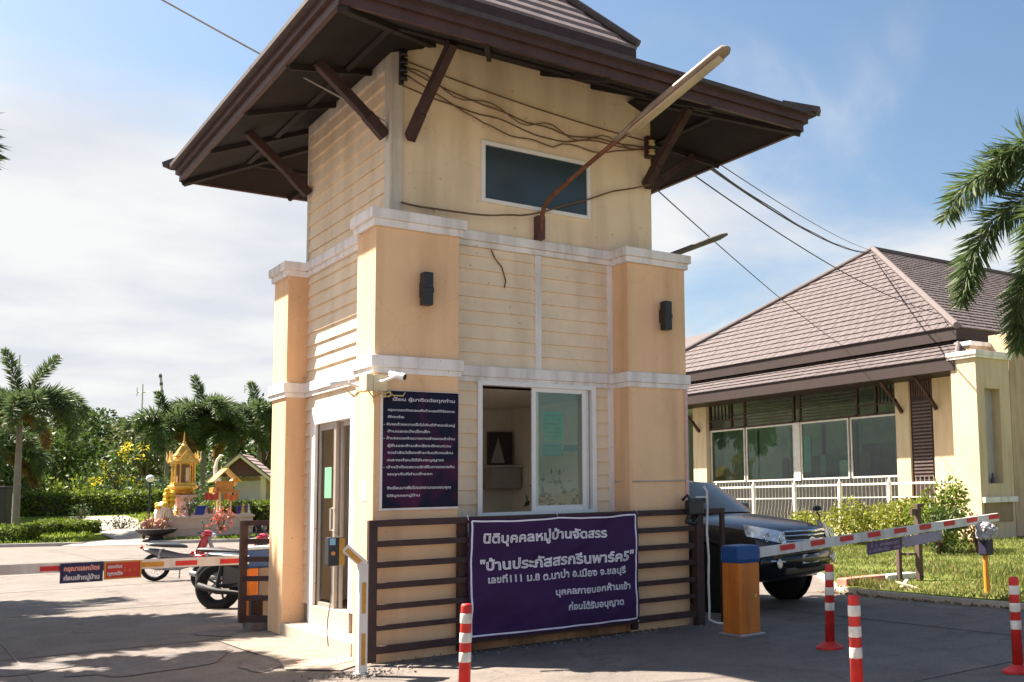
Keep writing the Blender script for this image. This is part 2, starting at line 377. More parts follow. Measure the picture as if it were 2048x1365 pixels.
    for d in ds:
        for l in ls:
            q = C2+F2*float(d)+R2*float(l); vs.append((q.x, q.y, gz(q.x, q.y)))
    for i in range(len(ds)-1):
        for jx in range(len(ls)-1):
            b0 = i*len(ls)+jx; fs.append((b0, b0+1, b0+1+len(ls), b0+len(ls)))
    gd = MB(); gd.add(vs, fs); tag(gd.build('garden_ground', M('garden_grass', (.14,.175,.024), .95, .4, .8, .3, 20, .1), smooth=True), kind='structure')
    k = MB(); a_ = C2+F2*42.0+R2*(-160); b_ = C2+F2*42.0+R2*(-26.3); c_ = C2+F2*42.0+R2*(-23.6); d_ = C2+F2*42.0+R2*60
    k.beam((a_.x,a_.y,.06),(b_.x,b_.y,.06), .3, .14); k.beam((c_.x,c_.y,.06),(d_.x,d_.y,.06), .3, .14)
    tag(k.build('far_kerb', M('pale_kerb', (.36,.33,.31), .85, .15, 3)), kind='structure')
build_ground()
def lay(d, l):
    """ground frame along the view: d metres ahead, l metres to the right"""
    return (-3.7141+.63*d+.77*l, -10.2342+.77*d-.63*l)
def path():
    p = MB(); rows = [(41.2,-26.8,-23.0),(42.6,-26.5,-23.4),(44.0,-26.3,-23.6),(46.5,-28.3,-25.6),(52,-32.4,-29.6),(56,-36,-33)]
    for i in range(len(rows)-1):
        q = []
        for d,l in ((rows[i][0],rows[i][1]),(rows[i][0],rows[i][2]),(rows[i+1][0],rows[i+1][2]),(rows[i+1][0],rows[i+1][1])):
            x,y = lay(d,l); q.append((x,y,(gz(x,y)+.05 if d > 42 else .012)))
        p.poly(q)
    tag(p.build('path', M('path_concrete', (.25,.22,.195), .9, .12, 2)), kind='structure')
path()
# ---------------------------------------------------------------- gatehouse tower
ZC, ZB = 4.36, 2.92
def lap_boards(mb, ax, pos, out, a0, a1, z0, z1, holes=(), bh=.155):
    """lapped boards on the plane ax=pos facing out (+1/-1), along the other axis a0..a1"""
    z = z0
    def pt(a, off, zz): return (pos+out*off, a, zz) if ax == 'x' else (a, pos+out*off, zz)
    while z < z1-.005:
        zt = min(z+bh, z1); segs = [(a0, a1)]
        for (h0, h1, hz0, hz1) in holes:
            if zt > hz0+.01 and z < hz1-.01:
                new = []
                for (s0, s1) in segs:
                    if h1 <= s0 or h0 >= s1: new.append((s0, s1)); continue
                    if h0 > s0: new.append((s0, h0))
                    if h1 < s1: new.append((h1, s1))
                segs = new
        for (s0, s1) in segs:
            b = .026; t = .002
            mb.add([pt(s0, b, z), pt(s1, b, z), pt(s1, t, zt), pt(s0, t, zt), pt(s0, 0, z), pt(s1, 0, z)], [(0,1,2,3), (4,5,1,0)])
        z += bh
def gatehouse():
    T = thing('gatehouse', (0,0,0), 'tall orange and cream gatehouse tower with dark two-tier roof', 'gatehouse')
    pil = [(0,0,.894,.529),(3.03,0,3.877,.60),(0,2.97,.90,3.553),(3.03,2.97,3.877,3.553)]
    for i,(x0,y0,x1,y1) in enumerate(pil):
        p = MB(); p.bbox((x0,y0,-.02),(x1,y1,ZC), .008); pl = p.build('pillar', peach, T)
        c = MB(); o1, o2 = .034, .064
        if i == 0 or True:
            c.bbox((x0-o1,y0-o1,ZC),(x1+o1,y1+o1,ZC+.075), .006); c.bbox((x0-o2,y0-o2,ZC+.075),(x1+o2,y1+o2,ZC+.178), .008)
        c.build('pillar_cap', white, pl)
        b = MB(); b.bbox((x0-.022,y0-.022,2.855),(x1+.022,y1+.022,2.915), .006); b.bbox((x0-.042,y0-.042,2.915),(x1+.042,y1+.042,3.035), .008)
        b.build('band', white, pl)
    # lower walls: boards outside, plaster room inside
    lw = MB()
    fy, lx, rx, by = .358, .257, 3.60, 3.20
    lap_boards(lw, 'y', fy, -1, .894, 3.03, .12, 2.86, [(1.26,2.77,1.36,2.9)])
    lap_boards(lw, 'y', fy, -1, .894, 3.03, 3.03, 4.37)
    lap_boards(lw, 'x', lx, -1, .529, 2.97, .37, 2.86, [(1.33,2.55,.3,2.55)])
    lap_boards(lw, 'x', lx, -1, .529, 2.97, 3.03, 4.37)
    lap_boards(lw, 'x', rx, 1, .60, 2.97, .12, 4.37); lap_boards(lw, 'y', by, 1, .9, 3.03, .12, 4.37)
    lw.build('siding_wall', cream, T)
    room = MB(); e = .10
    def wall_holes(ax, pos, a0, a1, z0, z1, h):
        def q(A0, A1, Z0, Z1):
            P = [(A0,Z0),(A1,Z0),(A1,Z1),(A0,Z1)]
            room.poly([(pos,a,z) if ax == 'x' else (a,pos,z) for a,z in P])
        if h is None: q(a0,a1,z0,z1); return
        h0,h1,hz0,hz1 = h; q(a0,h0,z0,z1); q(h1,a1,z0,z1); q(h0,h1,z0,hz0); q(h0,h1,hz1,z1)
    X0, X1, Y0, Y1 = lx+e, 3.02, fy+e, 2.96
    wall_holes('y', Y0, X0, X1, .3, 2.8, (1.26,2.77,1.36,2.8)); wall_holes('x', X0, Y0, Y1, .3, 2.8, (1.33,2.55,.3,2.52))
    wall_holes('x', X1, Y0, Y1, .3, 2.8, None); wall_holes('y', Y1, X0, X1, .3, 2.8, None)
    # reveals
    for a,b in (((1.26,fy,1.36),(1.26,Y0,2.88)),((2.77,fy,1.36),(2.77,Y0,2.88))): room.poly([a,(a[0],b[1],a[2]),b,(a[0],a[1],b[2])])
    room.poly([(1.26,fy,1.36),(2.77,fy,1.36),(2.77,Y0,1.36),(1.26,Y0,1.36)])
    for yy in (1.33,2.55): room.poly([(lx,yy,.3),(X0,yy,.3),(X0,yy,2.55),(lx,yy,2.55)])
    room.poly([(X0,Y0,2.8),(X1,Y0,2.8),(X1,Y1,2.8),(X0,Y1,2.8)])
    room.build('interior_wall', M('room_plaster', (.66,.59,.51), .9, .08, 2), T, fix=False)
    fl = MB(); fl.box((lx,Y0,.16),(X1,Y1,.36)); fl.build('floor_slab', tan_conc, T)
    tr = MB()   # trims
    for (x0,x1) in ((.894,3.03),):
        tr.bbox((x0,fy-.045,ZC+.012),(x1,fy+.03,ZC+.075), .006); tr.bbox((x0,fy-.075,ZC+.075),(x1,fy+.03,ZC+.178), .008)
        tr.bbox((x0,fy-.04,2.857),(x1,fy+.03,2.915), .006); tr.bbox((x0,fy-.062,2.915),(x1,fy+.03,3.033), .008)
    tr.bbox((lx-.045,.529,ZC+.012),(lx+.03,2.97,ZC+.075), .006); tr.bbox((lx-.075,.529,ZC+.075),(lx+.03,2.97,ZC+.178), .008)
    tr.bbox((lx-.04,.529,2.857),(lx+.03,2.97,2.915), .006); tr.bbox((lx-.062,.529,2.915),(lx+.03,2.97,3.033), .008)
    tr.bbox((1.975,fy-.028,3.035),(2.055,fy+.01,ZC+.01), .005)
    tr.bbox((2.955,fy-.03,3.036),(3.029,fy+.01,ZC+.011), .005); tr.bbox((2.955,fy-.03,.12),(3.029,fy+.01,2.856), .005)
    tr.build('wall_trim', white, T)
    pd = MB(); pd.bbox((.895,.06,-.02),(3.029,.335,.125), .01); pd.build('plinth', M('stained_plinth', (.42,.23,.12), .9, .3, 4, .2, 40, stain=.4), T)
    st = MB(); st.bbox((-.012,.53,-.02),(.27,2.969,.150), .012); st.box((.225,1.30,.15),(.36,2.58,.365)); st.build('step', M('step_tile', (.44,.37,.30), .7, .1, 3, .1, 40), T)
    # ---- sliding window on the front
    wf = MB(); fw_ = .055; y0, y1 = fy-.05, fy+.06
    x0,x1,z0,z1 = 1.26,2.77,1.36,2.875
    wf.bbox((x0,y0,z0),(x0+fw_,y1,z1), .004); wf.bbox((x1-fw_,y0,z0),(x1,y1,z1), .004); wf.bbox((x0+fw_,y0,z1-.05),(x1-fw_,y1,z1), .004); wf.bbox((x0+fw_,y0,z0),(x1-fw_,y1,z0+.06), .004)
    win = wf.build('window', pvc, T)
    def sash(xa, xb, y, glassmat, name='sash'):
        s_ = MB(); w = .05
        s_.bbox((xa,y,z0+.06),(xa+w,y+.03,z1-.05), .004); s_.bbox((xb-w,y,z0+.06),(xb,y+.03,z1-.05), .004); s_.bbox((xa+w,y,z1-.10),(xb-w,y+.03,z1-.05), .004); s_.bbox((xa+w,y,z0+.06),(xb-w,y+.03,z0+.12), .004)
        s_.build(name, pvc, win)
        g = MB(); g.poly([(xa+w,y+.015,z0+.12),(xb-w,y+.015,z0+.12),(xb-w,y+.015,z1-.10),(xa+w,y+.015,z1-.10)]); g.build('glass_pane', glassmat, win)
    sash(1.985, 2.70, fy+.015, G_CLEAR); sash(1.93, 2.64, fy-.03, G_CLEAR)
    # ---- upper window
    uy = .331
    u = MB(); x0,x1,z0,z1 = 1.295,2.712,4.895,5.605; w = .045
    u.bbox((x0,uy-.03,z0),(x0+w,uy+.02,z1), .004); u.bbox((x1-w,uy-.03,z0),(x1,uy+.02,z1), .004); u.bbox((x0+w,uy-.03,z1-w),(x1-w,uy+.02,z1), .004); u.bbox((x0+w,uy-.03,z0),(x1-w,uy+.02,z0+w), .004)
    uw = u.build('upper_window', pvc, T)
    g = MB(); g.box((x0+w,uy-.006,z0+w),(x1-w,uy+.004,z1-w)); g.build('dark_pane', M('dark_window_glass', (.035,.05,.055), .22, .1, 1.5, .02, 3, .5), uw)
    # ---- door
    d = MB(); X = lx
    d.bbox((X-.035,2.55,.15),(X+.09,2.735,2.712), .006); d.bbox((X-.035,1.19,.37),(X+.09,1.335,2.712), .006); d.bbox((X-.035,1.335,2.50),(X+.09,2.55,2.712), .006)
    door = d.build('door_frame', white, T)
    a = MB()
    for (ya,yb,xo) in ((1.98,2.54,.0),(1.88,1.975,.035)):
        pass
    a.bbox((X+.01,2.49,.37),(X+.05,2.548,2.5), .004); a.bbox((X+.01,1.93,.37),(X+.05,2.0,2.5), .004); a.bbox((X+.01,2.0,2.42),(X+.05,2.49,2.5), .004); a.bbox((X+.01,2.0,.37),(X+.05,2.49,.41), .004)
    a.bbox((X+.055,1.865,.37),(X+.09,1.925,2.5), .004); a.bbox((X+.055,1.335,2.44),(X+.09,1.83,2.5), .004)
    leaf = a.build('door', alum, T)
    g = MB(); g.poly([(X+.03,2.0,.45),(X+.03,2.49,.45),(X+.03,2.49,2.42),(X+.03,2.0,2.42)]); g.build('glass_pane', glass('green_door_glass', (.34,.42,.30), 1.45, .02, .9), leaf)
    h = MB(); h.tube([(X+.0,1.955,1.25),(X-.03,1.955,1.25),(X-.03,1.955,1.5),(X+.0,1.955,1.5)], .012, 8); h.build('handle', chrome, leaf)
    # ---- upper storey box
    ub = MB(); B0 = (.263,.331); B1 = (3.622,3.12)
    ub.bbox((B0[0]+.02,B0[1],4.40),(B1[0],B1[1],6.72), .006); ub.build('upper_wall', beige, T)
    us = MB(); lap_boards(us, 'x', B0[0]+.02, -1, B0[1]+.13, B1[1]-.04, 4.53, 6.35, bh=.17); us.build('upper_siding', cream, T)
    ut = MB()
    ut.bbox((B0[0]-.012,B0[1]-.012,4.53),(B0[0]+.02,B0[1]+.14,6.62), .004); ut.bbox((B0[0]+.0205,B0[1]-.012,4.53),(B0[0]+.13,B0[1]+.0,6.62), .004)
    ut.bbox((B0[0]-.01,B1[1]-.05,4.53),(B0[0]+.02,B1[1]+.01,6.4), .004)
    ut.bbox((B0[0]-.01,B0[1]+.14,6.22),(B0[0]+.019,B1[1]-.05,6.40), .004)
    ut.build('corner_trim', M('aged_trim', (.62,.56,.48), .75, .08, 3, .1, 60, stain=.25), T)
    # ---- roof
    ex0,ey0,ex1,ey1 = -.906,-1.429,4.791,5.167
    t = 1.52; ix0,iy0,ix1,iy1 = ex0+t,ey0+t,ex1-t,ey1-t+.6
    zE, zI = 6.15, 6.78
    roof = MB()
    E_ = [(ex0,ey0,zE),(ex1,ey0,zE),(ex1,ey1,zE),(ex0,ey1,zE)]; I_ = [(ix0,iy0,zI),(ix1,iy0,zI),(ix1,iy1,zI),(ix0,iy1,zI)]
    for i in range(4):
        j = (i+1)%4; roof.slab([E_[i],E_[j],I_[j],I_[i]], .035)
    lr = roof.build('lower_roof', M('roof_tile_brown', (.085,.055,.05), .6, .25, 5, .3, 30), T)
    so_ = MB()     # sloped boarded soffit just under the tiles and rafters below it
    def zs(x, y): return 5.86+.36*min(x-ex0, ex1-x, y-ey0, ey1-y)
    a0 = .10
    S_ = [(ex0+a0,ey0+a0,5.95),(ex1-a0,ey0+a0,5.95),(ex1-a0,ey1-a0,5.95),(ex0+a0,ey1-a0,5.95)]; T_ = [(ix0,iy0,6.50),(ix1,iy0,6.50),(ix1,iy1,6.50),(ix0,iy1,6.50)]
    for i in range(4):
        j = (i+1)%4; so_.poly([S_[i],S_[j],T_[j],T_[i]])
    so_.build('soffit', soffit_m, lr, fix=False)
    rf = MB()
    for i in range(4): rf.beam(Vector(S_[i])+V(0,0,-.03), Vector(T_[i])+V(0,0,-.03), .09, .08)
    for i in range(4):
        j = (i+1)%4
        for f in (.5,):      # battens run parallel with the eave
            rf.beam(Vector(S_[i]).lerp(Vector(T_[i]), f)+V(0,0,-.02), Vector(S_[j]).lerp(Vector(T_[j]), f)+V(0,0,-.02), .06, .03)
        for q in (.25,.5,.75):
            p0 = Vector(S_[i]).lerp(Vector(S_[j]), q); p1 = Vector(T_[i]).lerp(Vector(T_[j]), q); rf.beam(p0+V(0,0,-.03), p1+V(0,0,-.03), .05, .06)
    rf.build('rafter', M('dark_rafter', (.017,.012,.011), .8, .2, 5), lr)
    fa = MB()
    for i in range(4):
        j = (i+1)%4; d_ = (Vector(E_[j])-Vector(E_[i])).normalized(); n_ = Vector((d_.y,-d_.x,0))
        for (off, zc_, h_, th) in ((-.045, 6.08, .09, .05), (-.085, 5.985, .10, .045)):
            p0 = Vector(E_[i])+n_*off-d_*off; p1 = Vector(E_[j])+n_*off+d_*off; p0.z = p1.z = zc_; fa.beam(p0, p1, th, h_)
    fa.build('fascia', maroon, lr)
    gt = MB()
    for i in range(4):
        j = (i+1)%4; d_ = (Vector(E_[j])-Vector(E_[i])).normalized(); n_ = Vector((d_.y,-d_.x,0)); p0 = Vector(E_[i])+n_*.015-d_*.02; p1 = Vector(E_[j])+n_*.015+d_*.02; p0.z = p1.z = zE-.005; gt.beam(p0, p1, .075, .05)
    gt.build('eave_tile_edge', M('eave_tile', (.06,.045,.045), .6, .3, 8, .2, 30), lr)
    # corner tips
    for i in range(4):
        tp = MB(); c = Vector(E_[i]); cc = Vector(((ex0+ex1)/2,(ey0+ey1)/2,zE)); dd = (c-cc); dd.z = 0; dd.normalize(); tp.beam(c-dd*.35+V(0,0,.14), c+dd*.10+V(0,0,.02), .16, .07); tp.build('hip_tip', MATS['eave_tile'], lr)
    # upper roof
    ux0,uy0,ux1,uy1 = .60,.12,3.29,3.62; zU = 7.13; cx, cy = (ux0+ux1)/2,(uy0+uy1)/2
    ur = MB(); U = [(ux0,uy0,zU),(ux1,uy0,zU),(ux1,uy1,zU),(ux0,uy1,zU)]; ap = [(cx,cy-.35,8.62),(cx,cy+.35,8.62)]
    tops = [[U[0],U[1],ap[0]],[U[1],U[2],ap[1],ap[0]],[U[2],U[3],ap[1]],[U[3],U[0],ap[0],ap[1]]]
    for q in tops:
        qv = [Vector(p) for p in q]; n_ = len(qv)
        for k in range(9):    # stepped tile courses
            f0, f1 = k/9, (k+1)/9
            if n_ == 3: a1,b1 = qv[0].lerp(qv[2],f0),qv[1].lerp(qv[2],f0); a2,b2 = qv[0].lerp(qv[2],f1),qv[1].lerp(qv[2],f1)
            else: a1,b1 = qv[0].lerp(qv[3],f0),qv[1].lerp(qv[2],f0); a2,b2 = qv[0].lerp(qv[3],f1),qv[1].lerp(qv[2],f1)
            ur.add([a1+V(0,0,.03),b1+V(0,0,.03),b2,a2,a1-V(0,0,.01),b1-V(0,0,.01)], [(0,1,2,3),(4,5,1,0)])
    up_ = ur.build('upper_roof', M('upper_roof_tile', (.19,.145,.135), .6, .25, 5, .3, 30), T, fix=False)
    f2 = MB()
    for i in range(4):
        j = (i+1)%4; d_ = (Vector(U[j])-Vector(U[i])).normalized(); n_ = Vector((d_.y,-d_.x,0))
        for (off,zc_,h_) in ((-.02,7.06,.11),(-.07,6.93,.17)):
            p0 = Vector(U[i])+n_*off-d_*off; p1 = Vector(U[j])+n_*off+d_*off; p0.z = p1.z = zc_; f2.beam(p0,p1,.045,h_)
    f2.box((ux0+.09,uy0+.09,6.6),(ux1-.09,uy1-.09,6.9)); f2.build('upper_fascia', brown, up_)
    hp = MB()
    for i,a_ in ((0,0),(1,0),(2,1),(3,1)): hp.tube([Vector(U[i])+V(0,0,.06)+(Vector(U[i])-Vector((cx,cy,zU))).normalized()*.02, Vector(ap[a_])+V(0,0,.04)], .055, 8)
    hp.build('hip_ridge', MATS['eave_tile'], up_)
    # brackets under the eaves
    def bracket(p_wall, p_eave):
        b = MB(); p = Vector(p_wall); q = Vector(p_eave); mid = p.lerp(q,.5); h = (q-p); h.z = 0; hn = h.normalized()
        mid = mid+V(0,0,.05)-hn*.03
        b.beam(p+V(0,0,-.02), p.lerp(q,.28)+V(0,0,-.0), .085, .12); b.beam(p.lerp(q,.26), q, .085, .10)
        b.build('eave_bracket', brown, T)
    bracket((.46,.30,5.47),(.50,-.70,6.17)); bracket((3.52,.30,5.47),(3.48,-.70,6.17)); bracket((.23,.40,5.47),(-.50,.36,6.08)); bracket((.23,3.02,5.47),(-.52,2.90,6.06))
    bracket((3.65,.45,5.47),(4.35,.40,6.02)); bracket((3.65,3.0,5.47),(4.35,3.0,6.02))
    return T
GH = gatehouse()

# ---------------------------------------------------------------- things on and around the tower
def wall_fittings():
    for i,x in enumerate((.50, 3.525)):
        t = thing('wall_lamp', (x,0,3.74), ('black box wall lamp high on the front left orange pillar','black box wall lamp high on the right orange pillar')[i], 'wall lamp', 'black up and down wall lamps')
        b = MB(); b.bbox((x-.045,-.035,3.66),(x+.045,0,3.82), .005); b.build('mount_plate', black, t)
        b = MB(); b.bbox((x-.052,-.145,3.57 if i == 0 else 3.56),(x+.052,-.035,3.915), .012); b.bbox((x-.058,-.15,3.70),(x+.058,-.03,3.755), .01); b.build('lamp_housing', black, t)
    # long lamp on a rusty bent pipe
    t = thing('arm_lamp', (2.0,.28,4.55), 'long weathered strip lamp on a rusty bent pipe over the front wall', 'street lamp', 'strip lamps on bent pipes')
    b = MB(); b.bbox((1.955,.21,4.54),(2.045,.33,4.82), .01); b.build('pipe_clamp', M('maroon_iron', (.09,.035,.035), .6, .3, 10), t)
    P = [V(2.0,.23,4.62),V(2.0,.21,4.80),V(1.99,.14,4.90),V(2.0,.0,4.985),V(2.15,-.5,5.235),V(2.33,-1.06,5.50)]
    b = MB(); b.tube(P, .026, 10); b.build('bent_pipe', rust, t)
    q0, q1 = V(2.28,-.94,5.43), V(2.87,-2.22,6.20)
    d = (q1-q0).normalized(); side = d.cross(V(0,0,1)).normalized(); upn = side.cross(d)
    rings = []
    for f,w,h in ((0,.035,.035),(.06,.055,.05),(.30,.085,.065),(.36,.10,.07),(.9,.10,.07),(.97,.085,.06),(1,.03,.02)):
        c = q0.lerp(q1,f); rings.append([c+side*(w*math.cos(a))+upn*(h*math.sin(a)*(.35 if math.sin(a) < 0 else 1)) for a in [2*math.pi*k/14 for k in range(14)]])
    b = MB(); b.loft(rings); b.build('lamp_housing', M('weathered_lamp_shell', (.27,.20,.15), .6, .2, 6, .1, 30, stain=.3), t, smooth=True)
    rr = []
    for f in (.12,.34,.92):
        c = q0.lerp(q1,f)-upn*.032; rr.append([c+side*(.068*math.cos(a))+upn*(.022*math.sin(a)) for a in [2*math.pi*k/10 for k in range(10)]])
    b = MB(); b.loft(rr); b.build('lamp_lens', M('yellowed_lens', (.44,.34,.22), .35, .15, 6), t, smooth=True)
    t = thing('arm_lamp', (3.95,2.2,4.5), 'dark strip lamp jutting out behind the right orange pillar against the sky', 'street lamp', 'strip lamps on bent pipes')
    b = MB(); b.tube([(3.6,2.7,4.56),(4.2,2.35,4.78),(4.75,2.05,4.93)], .024, 8); b.build('bent_pipe', rust, t)
    b = MB(); q0, q1 = V(4.7,2.07,4.91), V(5.80,1.50,5.41); d = (q1-q0).normalized(); side = d.cross(V(0,0,1)).normalized(); upn = side.cross(d); rings = []
    for f,w,h in ((0,.03,.03),(.1,.07,.04),(.9,.085,.045),(1,.03,.02)):
        c = q0.lerp(q1,f); rings.append([c+side*(w*math.cos(a))+upn*(h*math.sin(a)) for a in [2*math.pi*k/12 for k in range(12)]])
    b.loft(rings); b.build('lamp_housing', M('dark_lamp_shell', (.12,.11,.10), .6, .3, 14), t, smooth=True)
    # cameras
    def camera_unit(p, aim, label):
        t = thing('security_camera', p, label, 'security camera', 'white bullet cameras at the tower corner'); p = Vector(p); a = Vector(aim).normalized(); s_ = a.cross(V(0,0,1)).normalized()
        b = MB(); b.tube([p-a*.085,p+a*.07], .030, 16); b.build('camera_body', pvc, t, smooth=False)
        b = MB(); b.tube([p+a*.04,p+a*.085], .036, 16); b.build('lens_hood', M('hood_white', (.75,.74,.73), .4), t)
        b = MB(); b.tube([p+a*.086,p+a*.089], .029, 14); b.build('lens', black, t)
        return t
    t = camera_unit((.14,-.24,2.81), (.62,-.75,-.25), 'white bullet camera facing right above the notice board')
    b = MB(); b.tube([(.10,-.27,2.79),(.02,-.16,2.75),(-.02,-.045,2.78)], .016, 8); b.build('bracket_arm', pvc, t)
    t = camera_unit((-.27,.20,2.76), (-.75,.5,-.15), 'white bullet camera facing left over the gatehouse door')
    b = MB(); b.tube([(-.20,.16,2.75),(-.10,.11,2.72),(-.04,.09,2.76)], .016, 8); b.build('bracket_arm', pvc, t)
    t = thing('junction_box', (-.05,-.05,2.74), 'cream cable junction box on the tower corner between both cameras', 'junction box')
    b = MB(); b.bbox((-.115,-.105,2.66),(-.0415,.10,2.83), .012); b.bbox((-.0415,-.105,2.66),(.10,-.0425,2.83), .012); b.build('box_shell', M('cream_box', (.66,.56,.36), .6, .1, 6), t)
    rng = random.Random(5); b = MB()
    for k in range(5):
        x0 = -.10+k*.05; pts = [(x0,-.11,2.665)]
        for q in range(1,6): pts.append((x0+q*.028*rng.uniform(.4,1.3), -.13+rng.uniform(-.02,.02), 2.655-.05*math.sin(q/5*math.pi)*rng.uniform(.6,1.4)))
        b.tube(pts, .007, 5)
    b.build('loose_cable', M('yellowed_cable', (.55,.42,.2), .6, .2, 10), t); b = MB()
    for k in range(3): b.tube([(-.12,.10-k*.04,2.67),(-.15,.13,2.63-.01*k),(-.19,.16,2.66),(-.22,.18,2.72)], .007, 5)
    b.build('loose_cable', M('yellowed_cable', (.55,.42,.2), .6, .2, 10), t)
    # paper notice and a wall socket sized patch on the sunlit pillar side
    b = MB(); b.box((-.0035,.16,1.58),(-.001,.31,1.78)); tag(b.build('paper_notice', M('pale_paper', (.62,.48,.45), .9, .04, 5)), 'small pale paper notice stuck on the sunlit pillar beside the door', 'notice')
    # electrical fittings under the eave
    t = thing('insulator_rack', (.36,.29,6.25), 'black wire rack with insulators at the upper left corner of the front wall', 'wire rack')
    b = MB(); b.bbox((.34,.27,6.02),(.38,.33,6.42), .005); b.build('rack_bar', black, t)
    for k in range(4): b = MB(); b.lathe([(.015,-.03),(.045,-.025),(.03,0),(.045,.025),(.015,.03)], (.36,.235,6.08+k*.09), 10); b.build('insulator', black, t, smooth=True)
    t = thing('insulator_rack', (3.58,.29,5.95), 'dark wire rack at the upper right end of the front wall', 'wire rack')
    b = MB(); b.bbox((3.52,.25,5.82),(3.60,.33,6.10), .006); b.build('rack_bar', brown, t)
    for k in range(2): b = MB(); b.lathe([(.015,-.03),(.045,-.025),(.03,0),(.045,.025),(.015,.03)], (3.56,.215,5.88+k*.12), 10); b.build('insulator', MATS['yellowed_cable'], t, smooth=True)
    rng = random.Random(11)
    labels = ['top taut cable strung along the front wall under the eave','drooping cable across the front wall with the deepest sag','twisted pair of cables across the front wall under the eave','thin wavy cable on the front wall below the others']
    specs = [((.40,.30,6.30),(3.55,.30,6.04),.05,.0),((.40,.28,6.14),(3.54,.29,5.94),.30,.05),((.40,.30,6.22),(3.54,.30,5.96),.16,.03),((.38,.31,6.02),(3.5,.31,5.92),.12,.05)]
    for i,(a,c,sag,wob) in enumerate(specs):
        b = MB(); a = Vector(a); c = Vector(c); pts = []
        for k in range(29):
            f = k/28; q = a.lerp(c,f); q.z -= sag*4*f*(1-f)*(1.15 if i == 1 and .25 < f < .6 else 1); q.z += wob*mnoise.noise(Vector((f*7,i*3.1,0)))*2*math.sin(f*math.pi); pts.append(q)
        b.tube(pts, .0085, 5); 
        if i == 2: b.tube([q+V(0,-.01,.05*math.sin(k*.9)) for k,q in enumerate(pts)], .007, 5)
        tag(b.build('wall_cable', M('brown_cable', (.16,.09,.05), .7, .2, 8)), labels[i], 'cable', 'cables on the front wall')
    b = MB(); kx = [.36,.9,1.4,1.75,2.1,2.5,3.0,3.58]; kz = [4.72,4.70,4.725,4.78,4.90,5.07,5.28,5.47]; b.tube([V(x, .24+.03*math.sin(x*3), float(np.interp(x,kx,kz))+.006*math.sin(x*9)) for x in np.linspace(.36,3.58,34)], .011, 6)
    tag(b.build('wall_cable', MATS['brown_cable']), 'low cable crossing the front wall and its dark upper window', 'cable', 'cables on the front wall')
    b = MB(); b.tube([(1.42,.325,4.36),(1.47,.325,4.26),(1.55,.325,4.18),(1.60,.325,4.02),(1.58,.325,3.94)], .008, 5); tag(b.build('loose_wire', MATS['brown_cable']), 'short loose wire hanging from the white ledge over the left siding panel', 'wire')
    b = MB(); b.tube([(3.02,.30,1.74),(3.07,-.012,1.735),(3.60,-.012,1.735),(3.84,-.012,1.74),(3.84,-.012,1.735)], .009, 6)
    tag(b.build('conduit', M('grey_conduit', (.42,.38,.36), .6)), 'thin grey conduit across the right orange pillar below shoulder height', 'conduit')
    b = MB(); b.bbox((3.835,-.03,1.45),(3.875,-.001,2.86), .006); tag(b.build('downpipe', M('pinkish_pipe', (.60,.42,.36), .6, .15, 6)), 'narrow pinkish pipe down the outer edge of the right orange pillar', 'pipe')
wall_fittings()

def notice_board():
    t = thing('notice_board', (.475,-.012,2.08), 'dark navy notice board with small white writing on the front orange pillar', 'notice board')
    x0,x1,z0,z1 = .062,.885,1.478,2.685
    b = MB(); b.bbox((x0,-.022,z0),(x1,-.004,z1), .004); b.build('frame', white, t)
    m = bpy.data.materials.new('navy_board_print'); m.use_nodes = True; nt = m.node_tree; N = nt.nodes; L = nt.links; bs = N['Principled BSDF']; bs.inputs['Roughness'].default_value = .6; bs.inputs['Specular IOR Level'].default_value = .15
    tc = N.new('ShaderNodeTexCoord'); nz = N.new('ShaderNodeTexNoise'); nz.inputs['Scale'].default_value = 2.0; nz.inputs['Distortion'].default_value = 1.5; L.new(tc.outputs['Object'], nz.inputs[0])
    rp = N.new('ShaderNodeValToRGB'); L.new(nz.outputs[0], rp.inputs[0]); rp.color_ramp.elements[0].position = .46; rp.color_ramp.elements[1].position = .72
    rp.color_ramp.elements[0].color = (.010,.010,.030,1); rp.color_ramp.elements[1].color = (.075,.012,.045,1); L.new(rp.outputs[0], bs.inputs['Base Color'])
    b = MB(); b.box((x0+.022,-.026,z0+.024),(x1-.004,-.0225,z1-.006)); b.build('board_panel', m, t)
    rows = [(2.600,.055,.18,.84,'เรียน ผู้มาติดต่อทุกท่าน'),(2.495,.040,.13,.84,'กรุณาแลกบัตรและแจ้งบ้านเลขที่ที่ต้องการ'),(2.425,.040,.13,.30,'ติดต่อ'),(2.35,.042,.09,.84,'- ขับรถด้วยความเร็วไม่เกินที่กำหนดในหมู่'),(2.28,.042,.13,.57,'บ้านและระวังเด็กเล็ก'),(2.21,.042,.09,.84,'- ห้ามจอดรถกีดขวางทางเข้าออกหน้าบ้าน'),(2.135,.042,.13,.80,'ผู้อื่นและห้ามส่งเสียงดังรบกวน'),(2.065,.042,.13,.82,'งดนำสัตว์เลี้ยงเข้ามาในบริเวณส่วน'),(1.99,.042,.13,.72,'กลางก่อนได้รับอนุญาต'),(1.92,.042,.09,.84,'- เจ้าหน้าที่ขอสงวนสิทธิ์ในการตรวจค้น'),(1.85,.040,.13,.60,'รถทุกคันที่ผ่านเข้าออก'),(1.71,.046,.13,.80,'จึงเรียนมาเพื่อโปรดทราบและขอบคุณ'),(1.635,.042,.13,.47,'นิติบุคคลหมู่บ้าน')]
    for (z,h,u0,u1,txt) in rows:
        vs,fs = text_mb(txt, width=u1-u0, height=h*.78, weight=.035); mb = MB(); mb.add([V(u0+p[0],-.0275-p[2]*.03,z-.02+p[1]) for p in vs], fs); mb.build('lettering', M('white_print', (.55,.53,.58), .6, .02), t, fix=False)
notice_board()

